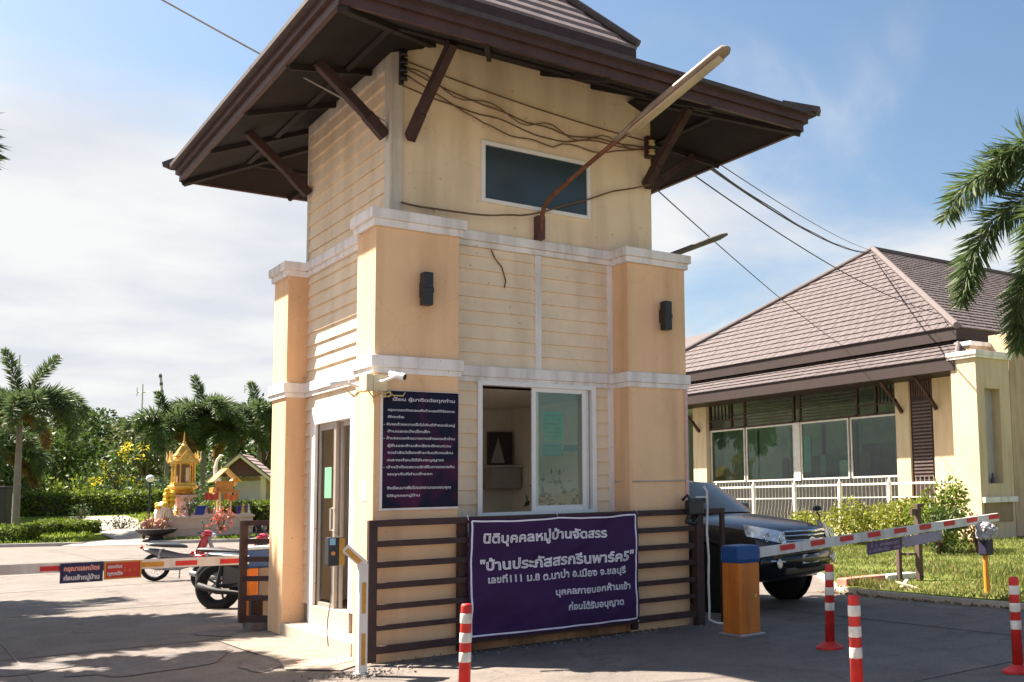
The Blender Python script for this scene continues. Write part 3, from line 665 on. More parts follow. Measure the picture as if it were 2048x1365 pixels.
def banner():
    x0,x1,zt,zb = .93,3.02,1.378,.150; yb = -.175
    t = thing('banner', ((x0+x1)/2,yb,.76), 'purple vinyl banner with white Thai lettering tied to the slat fence', 'banner')
    def P(u, v, lift=0):
        """u 0..1 across, v 0..1 downwards"""
        x = x0+(x1-x0)*u+.014*mnoise.noise(Vector((u*2,v*5,4)))*(1-abs(2*u-1)*.2)
        z = zt-(zt-zb)*v+.012*mnoise.noise(Vector((u*6,v*2,1)))-.012*math.sin(u*math.pi)*(1 if v > .5 else .3)-.016*abs(math.sin(u*2*math.pi))*(1-v)
        y = yb-.018*math.sin((v*1.3+u*.5)*9)*(abs(u-.5)*1.1)*(1-v*.5)-.022*mnoise.noise(Vector((u*3.2,v*3.2,7)))-.016*mnoise.noise(Vector((u*7+v*7,(v-u)*1.5,5)))-.012*mnoise.noise(Vector((u*9+v*4,v*7,2)))-lift
        return V(x,y,z)
    n,m_ = 60,36; vs = []; fs = []
    for j in range(m_+1):
        for i in range(n+1): vs.append(P(i/n,j/m_))
    for j in range(m_):
        for i in range(n): a = j*(n+1)+i; fs.append((a,a+1,a+n+2,a+n+1))
    k0 = len(vs)
    vs += [p+V(0,.004,0) for p in vs]; fs += [tuple(k0+q for q in f)[::-1] for f in fs[:]]
    b = MB(); b.add(vs,fs); m = M('purple_vinyl', (.042,.013,.068), .6, .25, 1.2, .05, 20, .2); cl = b.build('banner_cloth', m, t, smooth=True)
    brd = MB(); e = .016; w = .0045
    def strip(u0,v0,u1,v1,nseg=50):
        for k in range(nseg):
            a0,a1 = k/nseg,(k+1)/nseg; ua,va = u0+(u1-u0)*a0,v0+(v1-v0)*a0; ub,vb = u0+(u1-u0)*a1,v0+(v1-v0)*a1
            if v0 == v1: q = [P(ua,va-w*1.5,.004),P(ub,vb-w*1.5,.004),P(ub,vb+w*1.5,.004),P(ua,va+w*1.5,.004)]
            else: q = [P(ua-w,va,.004),P(ua+w,va,.004),P(ub+w,vb,.004),P(ub-w,vb,.004)]
            brd.poly(q)
    strip(e,.022,1-e,.022); strip(e,.978,1-e,.978); strip(e,.022,e,.978); strip(1-e,.022,1-e,.978)
    wm = M('white_vinyl_print', (.80,.76,.82), .5, .03)
    brd.build('border_line', wm, t, fix=False)
    lines = [('นิติบุคคลหมู่บ้านจัดสรร',.075,.80,.205,.105,.031,''),('"บ้านประภัสสรกรีนพาร์ค5"',.065,.965,.435,.115,.031,''),('เลขที่111 ม.8 ต.นาป่า อ.เมือง จ.ชลบุรี',.105,.915,.545,.075,.027,''),('บุคคลภายนอกห้ามเข้า',.480,.945,.695,.075,.028,''),('ก่อนได้รับอนุญาต',.555,.895,.835,.075,.028,'')]
    W_,H_ = x1-x0, zt-zb
    for (txt,u0,u1,v,h,wt,_) in lines:
        vs,fs = text_mb(txt, width=(u1-u0)*W_, height=h*H_/.95, weight=wt)
        o = [P(u0+p[0]/W_, v-p[1]/H_, .006+p[2]*.2) for p in vs]
        mb = MB(); mb.add(o, fs); mb.build('lettering', wm, t, fix=False)
    for (u,v) in ((0,0),(1,0),(0,1),(1,1),(.5,0)):
        b = MB(); p = P(u,v); b.tube([p+V(0,0,-.02), p+V(0,.03,.03), p+V(0,.06,.02)], .005, 5); b.build('tie_cord', wm, t)
banner()

def slat_fence():
    t = thing('slat_fence', (1.95,-.11,0), 'dark brown slat fence along the foot of the gatehouse front', 'fence')
    b = MB(); b.bbox((-.085,-.15,1.325),(3.88,-.085,1.392), .006)
    b.bbox((-.085,-.145,.105),(3.88,-.095,.178), .006); b.build('rail', brown, t)
    for (z0,z1) in ((1.128,1.188),(.925,.985),(.722,.782),(.52,.575),(.325,.375)):
        b = MB(); b.bbox((-.0,-.138,z0),(3.88,-.10,z1), .005); b.build('slat', brown, t)
    for (xa,xb,z0,z1,ya,yb) in ((-.085,.0,.03,1.326,-.15,-.085),(.86,.955,.03,1.326,-.10,-.03),(2.99,3.06,.03,1.326,-.10,-.03),(3.88,3.985,0,1.46,-.16,-.05)):
        b = MB(); b.bbox((xa,ya,z0),(xb,yb,z1), .006); b.build('post', brown, t)
    t = thing('slat_fence', (4.15,-.1,0), 'short brown rail frame right of the banner fence in front of the car', 'fence')
    b = MB(); b.bbox((3.986,-.13,1.325),(4.34,-.08,1.39), .005); b.build('rail', brown, t)
    b = MB(); b.bbox((4.285,-.129,0),(4.34,-.081,1.324), .005); b.build('post', brown, t)
    # piece to the left of the tower
    t = thing('slat_fence', (-.1,3.75,0), 'short dark brown slat fence at the left rear pillar', 'fence')
    p0, p1 = V(-.22,3.86,0), V(.05,3.56,0)
    b = MB(); b.beam(p0+V(0,0,.10),p0+V(0,0,1.36),.085,.07,(0,1,0)); b.build('post', brown, t)
    for z in (1.33,1.10,.88,.64,.40,.14):
        b = MB(); b.beam(p0+V(0,0,z),p1+V(0,0,z),.035,.065 if z not in (.14,) else .09); b.build('slat', brown, t)
    b = MB(); b.box((-.2,3.6,-.01),(.02,3.9,.10)); b.build('footing', asph, t)
    t = thing('tool_box', (-.03,3.95,0), 'dark brown box on the ground behind the short left fence', 'box')
    b = MB(); b.bbox((-.12,3.82,.03),(.02,3.98,.40), .02); b.build('box_shell', brown, t); b = MB(); b.bbox((-.125,3.815,.38),(.025,3.985,.42), .01); b.build('lid', brown, t)
    # control box and white cable on the right post
    t = thing('control_box', (3.85,-.2,1.42), 'black control box on top of the right fence post', 'control box')
    b = MB(); b.bbox((3.70,-.26,1.32),(3.93,-.162,1.50), .02); b.tube([(3.73,-.22,1.33),(3.70,-.2,1.24),(3.80,-.2,1.22),(3.88,-.2,1.30)], .028, 8); b.tube([(3.74,-.24,1.48),(3.70,-.22,1.56),(3.68,-.15,1.50)], .02, 8); b.build('box_shell', black, t)
    b = MB(); b.bbox((3.87,-.155,1.462),(4.03,-.02,1.52), .01); b.build('lid', black, t)
    b = MB(); pts = [(3.99,-.17,1.66),(4.03,-.18,1.60),(4.03,-.18,1.4),(4.01,-.19,1.1),(4.035,-.185,.8),(4.02,-.19,.5),(4.03,-.185,.2),(4.02,-.19,.06),(4.08,-.26,.02),(4.12,-.34,.015)]
    b.tube(pts, .014, 6); b.tube([(3.87,-.17,1.53),(3.95,-.17,1.53),(4.03,-.18,1.53)], .012, 6)
    tag(b.build('cable', M('white_cable', (.66,.64,.62), .6, .1, 9)), 'white cable hanging down the right fence post to the ground', 'cable')
slat_fence()

red_b = M('red_rubber', (.58,.03,.024), .5, .22, 9, .05, 40, .35, stain=.3, sscale=5)
refl_w = M('white_reflector', (.70,.66,.60), .5, .2, 10, .1, 60, stain=.35, sscale=6, speck=.4)
def bollards():
    spots = [(-.28,-2.72),(1.79,-4.83),(3.69,-2.60),(3.83,-4.75)]
    labels = ['red and white bollard in front of the purple banner left edge','red and white bollard in the middle of the drive, nearest the camera','red and white bollard beside the orange barrier box under the boom','red and white bollard furthest right at the edge of the picture']
    def make():
        t = thing('traffic_bollard', (0,0,0), labels[0], 'bollard', 'flexible red bollards on the drive')
        b = MB(); b.lathe([(.135,0),(.135,.018),(.11,.03),(.062,.055),(.05,.065)], (0,0,0), 24); b.build('bollard_base', red_b, t, local=True, smooth=False)
        b = MB(); b.lathe([(.046,.06),(.041,.74),(.041,.755),(.034,.765),(0.001,.768)], (0,0,0), 20); b.build('pole', red_b, t, local=True, smooth=True)
        for z in (.345,.485,.625):
            b = MB(); b.lathe([(.0440,z),(.0455,z+.004),(.0452,z+.068),(.0435,z+.072)], (0,0,0), 20); b.build('reflective_band', refl_w, t, local=True, smooth=True)
        return t
    p = make()
    for i,(x,y) in enumerate(spots):
        o = p if i == 0 else copy_tree(p)
        o.location = (x,y,0); o['label'] = labels[i]; o.rotation_euler = (R_((.6,-.4,1.0,1.2)[i]),R_((1.2,.3,-.8,.4)[i]),i*.7)
        s = (1.0,1.04,1.06,1.02)[i]; o.scale = (s,s,s*1.03)
bollards()

def barriers():
    org = M('orange_paint', (.56,.165,.022), .45, .12, 3, .06, 30, .4, stain=.3, speck=.3); blu = M('blue_plastic', (.012,.065,.22), .45, .12, 4)
    stripe_r = M('red_reflective', (.60,.03,.03), .45, .15, 10); stripe_o = M('ochre_reflective', (.52,.26,.035), .45, .15, 10)
    boom_m = M('white_boom', (.70,.66,.63), .5, .09, 4, stain=.3, speck=.4)
    t = thing('barrier_gate', (3.775,-1.105,0), 'orange barrier machine with blue hood and long striped boom', 'barrier gate')
    b = MB(); b.bbox((3.63,-1.27,0),(3.92,-.94,.80), .03); cab = b.build('cabinet', org, t)
    b = MB(); b.bbox((3.615,-1.285,.785),(3.935,-.925,.99), .05); b.build('hood', blu, t)
    b = MB(); b.bbox((3.665,-1.276,.10),(3.885,-1.2695,.72), .004); b.build('service_door', org, cab)
    b = MB(); b.bbox((3.60,-1.30,-.005),(3.95,-.91,.018), .006); b.build('base_plate', grey_m, t)
    b = MB(); b.tube([(3.84,-1.276,.43),(3.84,-1.285,.43)], .022, 14); b.build('lock', M('brass', (.55,.42,.16), .3, .1, metal=.7), cab)
    b = MB(); b.bbox((3.90,-1.02,.80),(4.0,-.93,.95), .015); b.build('boom_bracket', black, t)
    p0, p1 = V(3.92,-.98,.865), V(8.70,-.98,1.135)
    d = (p1-p0).normalized(); u_ = V(0,1,0).cross(d)*-1
    if u_.z < 0: u_ = -u_
    b = MB(); b.beam(p0,p1,.045,.115,(0,0,1)); bo = b.build('boom', boom_m, t)
    L = (p1-p0).length
    for k in range(9):
        s0 = .55+k*.50
        if s0+.2 > L: break
        b = MB(); c0 = p0+d*s0+u_*.018; c1 = p0+d*(s0+.24)+u_*.018
        b.add([c0+u_*-.035+V(0,-.0255,0),c1+u_*-.035+V(0,-.0255,0),c1+u_*.03+V(0,-.0255,0),c0+u_*.03+V(0,-.0255,0)],[(0,1,2,3)]); b.build('red_stripe', stripe_r, bo, fix=False)
    for s0 in (.07,.22):
        b = MB(); c = p0+d*s0; b.tube([c+V(0,-.0235,0),c+V(0,-.03,0)], .012, 10); b.build('bolt', black, bo)
    sg = MB(); a0, a1 = p0+d*2.02+u_*-.07, p0+d*2.70+u_*-.07
    sg.add([a0+V(0,-.02,0),a1+V(0,-.02,0),a1+V(0,-.012,-.155),a0+V(0,-.03,-.165)],[(0,1,2,3)]); s_ = thing('hanging_sign', tuple((a0+a1)/2), 'small purple sign with pink writing hung under the right boom', 'sign')
    sg.build('sign_panel', M('violet_sheet', (.085,.05,.11), .5, .2, 4), s_, fix=False)
    rng = random.Random(8); w_ = MB(); P = lambda u,v: a0+d*u+V(0,-.027-.004*u,-.16+v)
    scribble(w_, P, .08, .62, .085, .05, rng, .2); scribble(w_, P, .05, .64, .025, .045, rng, .2); w_.build('lettering', M('pink_print', (.55,.33,.42), .6), s_, fix=False)
    b = MB(); a2, a3 = p0+d*2.72+u_*-.072, p0+d*3.50+u_*-.072
    b.add([a2+V(0,-.018,0),a3+V(0,-.018,0),a3+V(0,-.02,-.12),a2+V(0,-.02,-.14)],[(0,1,2,3)]); tag(b.build('hanging_sign', M('pale_violet_sheet', (.33,.27,.36), .5, .12, 4), fix=False), 'blank pale violet sheet hung under the right boom next to the purple sign', 'sign')
    # left barrier
    t = thing('barrier_gate', (.17,4.72,0), 'orange and blue barrier machine half hidden by the short left fence', 'barrier gate')
    b = MB(); b.bbox((.02,4.60,0),(.16,4.90,.72), .02); b.build('cabinet', org, t)
    b = MB(); b.bbox((.16,4.60,0),(.42,4.90,.72), .02); b.build('cabinet_side', tan_conc, t)
    b = MB(); b.bbox((0,4.58,.72),(.44,4.92,.96), .03); b.build('hood', blu, t)
    b = MB(); b.bbox((-.01,4.57,.96),(.45,4.93,1.0), .012); b.build('hood_lid', M('pale_blue_lid', (.40,.52,.62), .4, .1, 4), t)
    q0, q1 = V(.02,4.56,.835), V(-4.8,4.56,.905)
    b = MB(); b.beam(q0,q1,.045,.115); bo = b.build('boom', boom_m, t); dd = (q1-q0).normalized()
    for s0,m_ in ((.10,stripe_r),(.62,stripe_r),(1.0,stripe_o),(2.05,stripe_r),(2.9,stripe_r),(3.6,stripe_r)):
        b = MB(); c0 = q0+dd*s0; c1 = q0+dd*(s0+.25); b.add([c0+V(0,-.0255,-.035),c1+V(0,-.0255,-.035),c1+V(0,-.0255,.025),c0+V(0,-.0255,.025)],[(0,1,2,3)]); b.build('stripe', m_, bo, fix=False)
    P0 = q0+dd*1.28; 
    def sign(s0,s1,h,label,m_,wm,seed,frame=None):
        a,c = q0+dd*s0,q0+dd*s1; mid = (a+c)/2
        s_ = thing('boom_sign', tuple(mid), label, 'sign', 'signs on the left boom'); b = MB(); b.box((c.x,4.515,a.z+.055-h),(a.x,4.533,a.z+.055)); b.build('sign_panel', m_, s_)
        rng = random.Random(seed); w1 = MB(); Q = lambda u,v: V(c.x+u,4.512,a.z+.055-h+v)
        wd = a.x-c.x
        if frame: 
            f_ = MB(); 
            for (xa,xb,za,zb) in ((0,.018,0,h),(wd-.018,wd,0,h),(.018,wd-.018,0,.016),(.018,wd-.018,h-.016,h)): f_.box((c.x+xa,4.509,a.z+.055-h+za),(c.x+xb,4.5135,a.z+.055-h+zb))
            f_.build('sign_border', frame, s_)
        return s_,w1,Q,wd,rng
    s_,w1,Q,wd,rng = sign(1.66,2.10,.235,'navy sign with crowded red and white writing on the left boom', M('navy_sheet', (.012,.014,.07), .5, .2, 4), None, 4)
    wr = MB()
    for (mb,tx,v,hh) in ((w1,'กรุณาแลกบัตร',.145,.072),(wr,'ก่อนเข้าหมู่บ้าน',.035,.072)):
        vs,fs = text_mb(tx, width=wd-.07, height=hh, weight=.055); mb.add([Q(.035+p[0],v+p[1])+V(0,-p[2]*.03,0) for p in vs], fs)
    w1.build('lettering', M('salmon_print', (.68,.30,.26), .6), s_, fix=False); wr.build('lettering', MATS['white_print'], s_, fix=False)
    s_,w1,Q,wd,rng = sign(1.25,1.65,.215,'red sign with orange border and white writing on the left boom', M('red_sheet', (.45,.03,.022), .5, .15, 4), None, 6, stripe_o)
    
    for (tx,v,hh,u0,u1) in (('แลกบัตร',.135,.05,.04,wd*.48),('ทุกครั้ง',.05,.055,.035,wd*.5)):
        vs,fs = text_mb(tx, width=u1-u0, height=hh, weight=.05); w1.add([Q(u0+p[0],v+p[1])+V(0,-p[2]*.03,0) for p in vs], fs)
    w1.build('lettering', MATS['white_print'], s_, fix=False)
    w2 = MB(); scribble(w2,Q,wd*.52,wd-.05,.09,.035,rng,.2); w2.build('lettering', stripe_o, s_, fix=False)
    # card reader post
    pm = M('white_post_paint', (.72,.68,.64), .5, .08, 4, stain=.2)
    t = thing('card_reader', (-.30,-.60,0), 'white bent post with ochre bands carrying a black card reader', 'card reader')
    b = MB(); b.bbox((-.365,-.665,.0),(-.255,-.555,.03), .01); b.bbox((-.345,-.645,.03),(-.265,-.565,1.01), .008); b.build('post', pm, t)
    fdir = V(-.72,.30,0).normalized()
    e0 = V(-.30,-.605,1.0); e1 = e0+fdir*.16+V(0,0,.16); b = MB(); b.beam(e0-fdir*.01,e1,.078,.08,(0,0,1)); b.build('arm', pm, t)
    b = MB(); m0 = e0.lerp(e1,.15); m1 = e0.lerp(e1,.9); n_ = V(0,-1,0); sd = (e1-e0).normalized().cross(n_).normalized()
    off = V(-.1,-.995,0)*.0 ; 
    cdir = fdir.cross(V(0,0,1)).normalized(); cdir = cdir if cdir.y < 0 else -cdir
    upd = (e1-e0).normalized().cross(cdir).normalized()
    b.add([m0+cdir*.041-upd*.022,m1+cdir*.041-upd*.022,m1+cdir*.041+upd*.022,m0+cdir*.041+upd*.022],[(0,1,2,3)]); b.build('ochre_band', stripe_o, t, fix=False)
    for (z0,z1) in ((.10,.38),(.56,.84)):
        b = MB(); b.add([(-.322,-.6475,z0),(-.285,-.6475,z0),(-.285,-.6475,z1),(-.322,-.6475,z1)],[(0,1,2,3)]); b.build('ochre_band', stripe_o, t, fix=False)
    c = e1+fdir*.06; b = MB(); b.bbox((c.x-.10,c.y-.05,c.z-.16),(c.x+.045,c.y+.06,c.z+.10), .012); rd = b.build('reader_box', black, t)
    b = MB(); b.box((c.x-.005,c.y-.0545,c.z-.155),(c.x+.045,c.y-.0505,c.z+.09)); b.build('ochre_band', stripe_o, rd)
    b = MB(); b.box((c.x-.090,c.y-.0545,c.z+.03),(c.x-.04,c.y-.0505,c.z+.09)); b.build('screen', M('pale_blue_screen', (.25,.48,.58), .3, .1), rd)
    b = MB(); b.lathe([(.018,-.006),(.02,0)], (c.x-.058,c.y-.05,c.z-.045), 14, 'y'); b.build('button', M('orange_button', (.7,.27,.05), .4), rd)
    b = MB(); pts = [(c.x-.05,c.y+.0,c.z-.16)]+[(c.x-.06+.02*math.sin(k),c.y+.02,c.z-.16-k*.12) for k in range(1,7)]; b.tube(pts, .006, 5); b.build('reader_cable', grey_m, rd)
    # reader with a plastic bag over it on an orange pole at the right kerb
    t = thing('wrapped_reader_post', (8.25,-1.08,.08), 'orange pole with a dark reader wrapped in a plastic bag by the right kerb', 'reader post')
    b = MB(); b.tube([(8.25,-1.08,.06),(8.245,-1.08,.62)], .038, 12); b.build('pole', M('orange_pole', (.68,.25,.03), .5, .15, 5), t)
    b = MB(); b.bbox((8.17,-1.16,.62),(8.34,-1.02,.90), .02); b.build('reader_box', M('dark_indigo_plastic', (.03,.022,.05), .5, .2, 5), t)
    bm = bmesh.new(); bmesh.ops.create_icosphere(bm, subdivisions=4, radius=1)
    for v in bm.verts:
        n_ = v.co.copy(); k = 1+.28*mnoise.noise(n_*2.6)+.14*mnoise.noise(n_*7); v.co = V(8.27+n_.x*.155*k, -1.10+n_.y*.14*k, .955+n_.z*.12*k-(.06*abs(n_.x) if n_.z < 0 else 0))
    b = MB(); b.frombm(bm); b.build('plastic_bag', M('grey_plastic_film', (.34,.32,.34), .3, .35, 12, .3, 40, .6), t)
    # rusty steel post with a short stub
    t = thing('steel_post', (9.29,1.04,0), 'rusty brown steel post with a short side stub on the lawn', 'post'); st_m = M('brown_steel', (.10,.065,.05), .7, .3, 8, .2, 40)
    b = MB(); b.bbox((9.245,.995,.05),(9.335,1.085,1.32), .008); b.build('post', st_m, t)
    b = MB(); b.bbox((9.13,1.01,1.14),(9.246,1.06,1.24), .008); b.bbox((9.35,1.01,1.26),(9.43,1.06,1.32), .008); b.build('post_cap_plate', st_m, t)
    b = MB(); b.bbox((8.99,1.20,.05),(9.06,1.27,.76), .008); b.bbox((9.06,1.06,.50),(9.25,1.22,.53), .003); b.build('stub_post', st_m, t)
    t = thing('folded_sign_stand', (8.05,.2,.09), 'fallen pale wooden stand lying at the kerb under the steel post', 'stand'); wd_m = M('pale_wood', (.52,.44,.33), .8, .2, 8)
    b = MB(); b.beam((7.95,.25,.12),(8.28,.42,.20), .05, .02); b.beam((8.0,.38,.19),(8.08,.05,.11), .05, .02); b.build('board', wd_m, t)
    b = MB(); b.beam((8.05,.2,.12),(8.02,.0,.03), .04, .04); b.build('foot', wd_m, t)
barriers()
# ---------------------------------------------------------------- clubhouse
tile_m = M('mauve_roof_tile', (.112,.091,.094), .75, .26, 5.5, .2, 40, .25, stain=.12)
tile_dark = M('dark_tile_ridge', (.12,.096,.097), .75, .15, 5)
def clip_poly(poly, clip):
    out = poly
    for i in range(len(clip)):
        a = clip[i]; b = clip[(i+1) % len(clip)]; inp = out; out = []
        if not inp: break
        def side(p): return (b[0]-a[0])*(p[1]-a[1])-(b[1]-a[1])*(p[0]-a[0])
        for k in range(len(inp)):
            p = inp[k]; q = inp[(k+1) % len(inp)]; sp, sq = side(p), side(q)
            if sp >= 0: out.append(p)
            if (sp >= 0) != (sq >= 0):
                t = sp/(sp-sq); out.append((p[0]+(q[0]-p[0])*t, p[1]+(q[1]-p[1])*t))
    return out
def tile_roof(mb, pts, u_dir, exp=.36, wid=.40, th=.034, rng=random.Random(1)):
    """real overlapping tiles laid on the convex roof face pts; u_dir runs along the eave"""
    P0 = Vector(pts[0]); u = Vector(u_dir).normalized(); n = (Vector(pts[1])-P0).cross(Vector(pts[2])-P0).normalized()
    if n.z < 0: n = -n
    v = n.cross(u).normalized()
    if v.z < 0: v = -v
    flat = [((Vector(p)-P0).dot(u), (Vector(p)-P0).dot(v)) for p in pts]
    area = sum(flat[i][0]*flat[(i+1)%len(flat)][1]-flat[(i+1)%len(flat)][0]*flat[i][1] for i in range(len(flat)))
    if area < 0: flat = flat[::-1]
    u0 = min(p[0] for p in flat); u1 = max(p[0] for p in flat); v1 = max(p[1] for p in flat)
    k = 0; vv = 0
    while vv < v1:
        uu = u0-(wid*.5 if k % 2 else 0)
        while uu < u1:
            c = clip_poly([(uu+.013,vv),(uu+wid-.013,vv),(uu+wid-.013,vv+exp),(uu+.013,vv+exp)], flat)
            if len(c) >= 3:
                dz = rng.uniform(-.004,.004); lo = []
                for (a,b) in c:
                    lift = th*(1-(b-vv)/exp)+dz+.008; lo.append(P0+u*a+v*b+n*lift)
                base = [P0+u*a+v*b for (a,b) in c]; m = len(lo)
                mb.add(lo+base, [tuple(range(m))]+[(i,m+i,m+(i+1)%m,(i+1)%m) for i in range(m)])
            uu += wid
        vv += exp; k += 1
def clubhouse():
    T = thing('clubhouse', (21.3,15,0), 'low clubhouse with mauve tiled double roof and long glazed front', 'clubhouse')
    wallc = M('clubhouse_plaster', (.62,.49,.34), .85, .06, .8, .1, 60, .2, stain=.12); dk = brown
    r = MB(); eL, eR = (20.9,27.1,6.35), (20.9,9.3,6.35); ap = (27.0,18.2,11.25)
    tile_roof(r, [eR,eL,ap], (0,1,0)); tile_roof(r, [(20.9,9.3,6.35),(40,9.3,6.35),(40,18.2,11.25),ap], (1,0,0))
    r.poly([eL,(40,27.1,6.35),(40,18.2,11.25),ap]); r.poly([eR,eL,ap]); r.poly([eR,(40,9.3,6.35),(40,18.2,11.25),ap])
    up_ = r.build('main_roof', tile_m, T, fix=False)
    h = MB(); h.tube([Vector(eR)+V(-.1,-.1,.03),Vector(ap)+V(0,0,.06)], .11, 8); h.tube([Vector(eL)+V(-.1,.1,.03),Vector(ap)+V(0,0,.06)], .11, 8); h.tube([Vector(ap)+V(-.05,0,.06),(40,18.2,11.31)], .11, 8); h.build('ridge_tile', tile_dark, up_)
    f = MB(); f.box((20.93,9.33,5.98),(21.0,27.1,6.34)); f.box((21.0,9.33,5.98),(40,9.40,6.34)); f.box((21.0,9.4,6.0),(39.9,27,6.05)); f.build('fascia', M('club_fascia', (.028,.015,.014), .6, .2, 4), up_)
    b = MB(); b.box((21.35,9.75,5.0),(39,26.7,6.0)); b.build('upper_wall', dk, T)
    s = MB(); a0,a1,b1,b0 = (19.92,8.55,5.30),(19.92,28,5.30),(21.3,28,5.98),(21.3,9.55,5.98)
    tile_roof(s, [a0,a1,b1,b0], (0,1,0)); s.poly([a0,a1,b1,b0]); lw_ = s.build('skirt_roof', tile_m, T, fix=False)
    h = MB(); h.tube([(20.02,8.62,5.38),(21.3,9.55,6.02)], .07, 8); h.build('ridge_tile', tile_dark, lw_)
    f = MB(); f.box((19.95,8.7,4.93),(20.01,28,5.29)); f.box((20.01,8.7,4.92),(21.29,28,4.95)); f.build('fascia', M('club_fascia', (.028,.015,.014), .6, .2, 4), lw_)
    rg = MB(); rg.poly([(21.3,9.55,5.98),(19.95,8.6,5.29),(23,8.6,5.29)]); rg.build('side_hip', tile_m, lw_, fix=False)
    # walls and columns
    for (y0,y1) in ((21.99,22.85),(11.48,12.06),(9.0,10.52)):
        c = MB(); c.bbox((21.12,y0,0),(21.45,y1,4.92), .01); c.build('column', wallc, T)
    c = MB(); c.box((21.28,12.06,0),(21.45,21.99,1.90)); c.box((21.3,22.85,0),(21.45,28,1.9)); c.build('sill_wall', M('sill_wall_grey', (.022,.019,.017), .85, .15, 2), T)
    # big corner pillar with niche
    c = MB(); c.bbox((20.0,7.96,0),(20.36,8.86,5.22), .012); c.bbox((21.06,7.96,0),(21.55,8.86,5.22), .012); c.box((20.36,7.962,0),(21.06,8.858,1.64)); c.box((20.36,7.962,4.36),(21.06,8.858,5.219)); c.box((20.36,8.25,1.64),(21.06,8.858,4.36))
    cp = c.build('corner_pillar', wallc, T)
    b = MB(); b.bbox((19.93,7.89,5.22),(21.6,8.93,5.30), .01); b.bbox((19.90,7.86,5.30),(21.63,8.96,5.43), .015); b.build('pillar_cap', white, cp)
    b = MB(); b.bbox((20.02,7.84,1.10),(21.56,7.955,1.26), .01); b.build('ledge', white, cp)
    b = MB(); b.box((20.12,7.93,.55),(21.4,7.958,1.09)); b.build('recess_shade_panel', M('shadow_brown_plaster', (.30,.21,.14), .85, .15, 3), cp)  # flat panel, the shade of the recess below the ledge put into its colour
    b = MB(); b.box((20.37,8.235,1.65),(21.05,8.245,4.35)); b.build('niche_panel', M('grey_niche', (.40,.37,.37), .6, .08, 3), cp)
    b = MB(); b.lathe([(.06,0),(.07,.1),(.03,.2),(.045,.26),(0.001,.30)], (20.75,8.1,1.645), 12); b.build('niche_ornament', M('niche_dark_figure', (.10,.07,.13), .5, .3, 20), cp)
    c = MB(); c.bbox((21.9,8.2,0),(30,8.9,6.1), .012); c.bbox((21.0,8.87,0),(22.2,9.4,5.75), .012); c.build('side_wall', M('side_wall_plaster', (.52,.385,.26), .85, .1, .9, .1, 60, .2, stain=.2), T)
    b = MB(); b.bbox((20.95,8.82,5.75),(22.25,9.45,5.88), .012); b.build('wall_cap', white, T)
    # louvre panel
    b = MB(); b.box((21.20,10.52,0),(21.26,11.48,4.92)); lp = b.build('louvre_panel', dk, T)
    b = MB()
    for k in range(22): b.box((21.16,10.62,1.9+k*.11),(21.195,11.38,1.95+k*.11))
    for k in range(9): b.box((21.165,10.60+k*.093,4.4),(21.195,10.63+k*.093,4.9))
    b.build('louvre', M('louvre_grey', (.12,.085,.08), .6, .2, 5), lp)
    # glazing
    gy = [(21.92,19.85),(19.75,17.08),(16.72,14.35),(14.25,12.14)]; gx = 21.33
    for (ya,yb) in gy:
        f = MB(); w = .05
        f.box((gx-.04,ya-w,1.92),(gx+.04,ya,3.96)); f.box((gx-.04,yb,1.92),(gx+.04,yb+w,3.96)); f.box((gx-.04,yb+w,1.92),(gx+.04,ya-w,1.98)); f.box((gx-.04,yb+w,3.9),(gx+.04,ya-w,3.96)); wd = f.build('window', M('pale_frame', (.62,.58,.55), .5, .1, 4), T)
        g = MB(); g.poly([(gx,ya-w,1.98),(gx,yb+w,1.98),(gx,yb+w,3.9),(gx,ya-w,3.9)]); g.build('glass_pane', G_CLUB, wd, fix=False)
    b = MB(); b.box((21.26,16.74,1.9),(21.42,17.06,3.98)); b.build('window_post', MATS['pale_frame'], T)
    # timber transom with slats above the glass
    b = MB()
    for y in (12.1,13.05,13.9,16.72,17.05,19.8,20.6,21.93): b.box((21.26,y-.04,3.98),(21.36,y+.04,4.92))
    b.box((21.26,12.1,3.965),(21.36,21.95,4.03)); b.box((21.265,12.1,4.30),(21.355,13.9,4.35)); b.box((21.265,19.8,4.30),(21.355,21.93,4.35)); tr = b.build('transom', dk, T)
    b = MB()
    for k in range(7): b.box((21.275,13.94,4.12+k*.115),(21.345,16.68,4.16+k*.115)); b.box((21.275,17.09,4.12+k*.115),(21.345,19.76,4.16+k*.115))
    for k in range(5): b.box((21.275,12.22+k*.16,4.36),(21.345,12.25+k*.16,4.92)); b.box((21.275,20.75+k*.22,4.36),(21.345,20.78+k*.22,4.92))
    b.build('slat', M('transom_slat', (.06,.045,.04), .7, .2, 5), tr)
    # room behind the glass
    b = MB(); b.poly([(26,9.5,0),(26,27,0),(26,27,5),(26,9.5,5)]); b.poly([(21.5,9.5,.2),(26,9.5,.2),(26,27,.2),(21.5,27,.2)]); b.poly([(21.5,9.5,4.98),(26,9.5,4.98),(26,27,4.98),(21.5,27,4.98)]); b.poly([(21.5,9.5,0),(26,9.5,0),(26,9.5,5),(21.5,9.5,5)]); b.poly([(21.5,27,0),(26,27,0),(26,27,5),(21.5,27,5)])
    b.build('interior_wall', M('club_room', (.42,.48,.38), .9, .25, 1.0), T, fix=False)
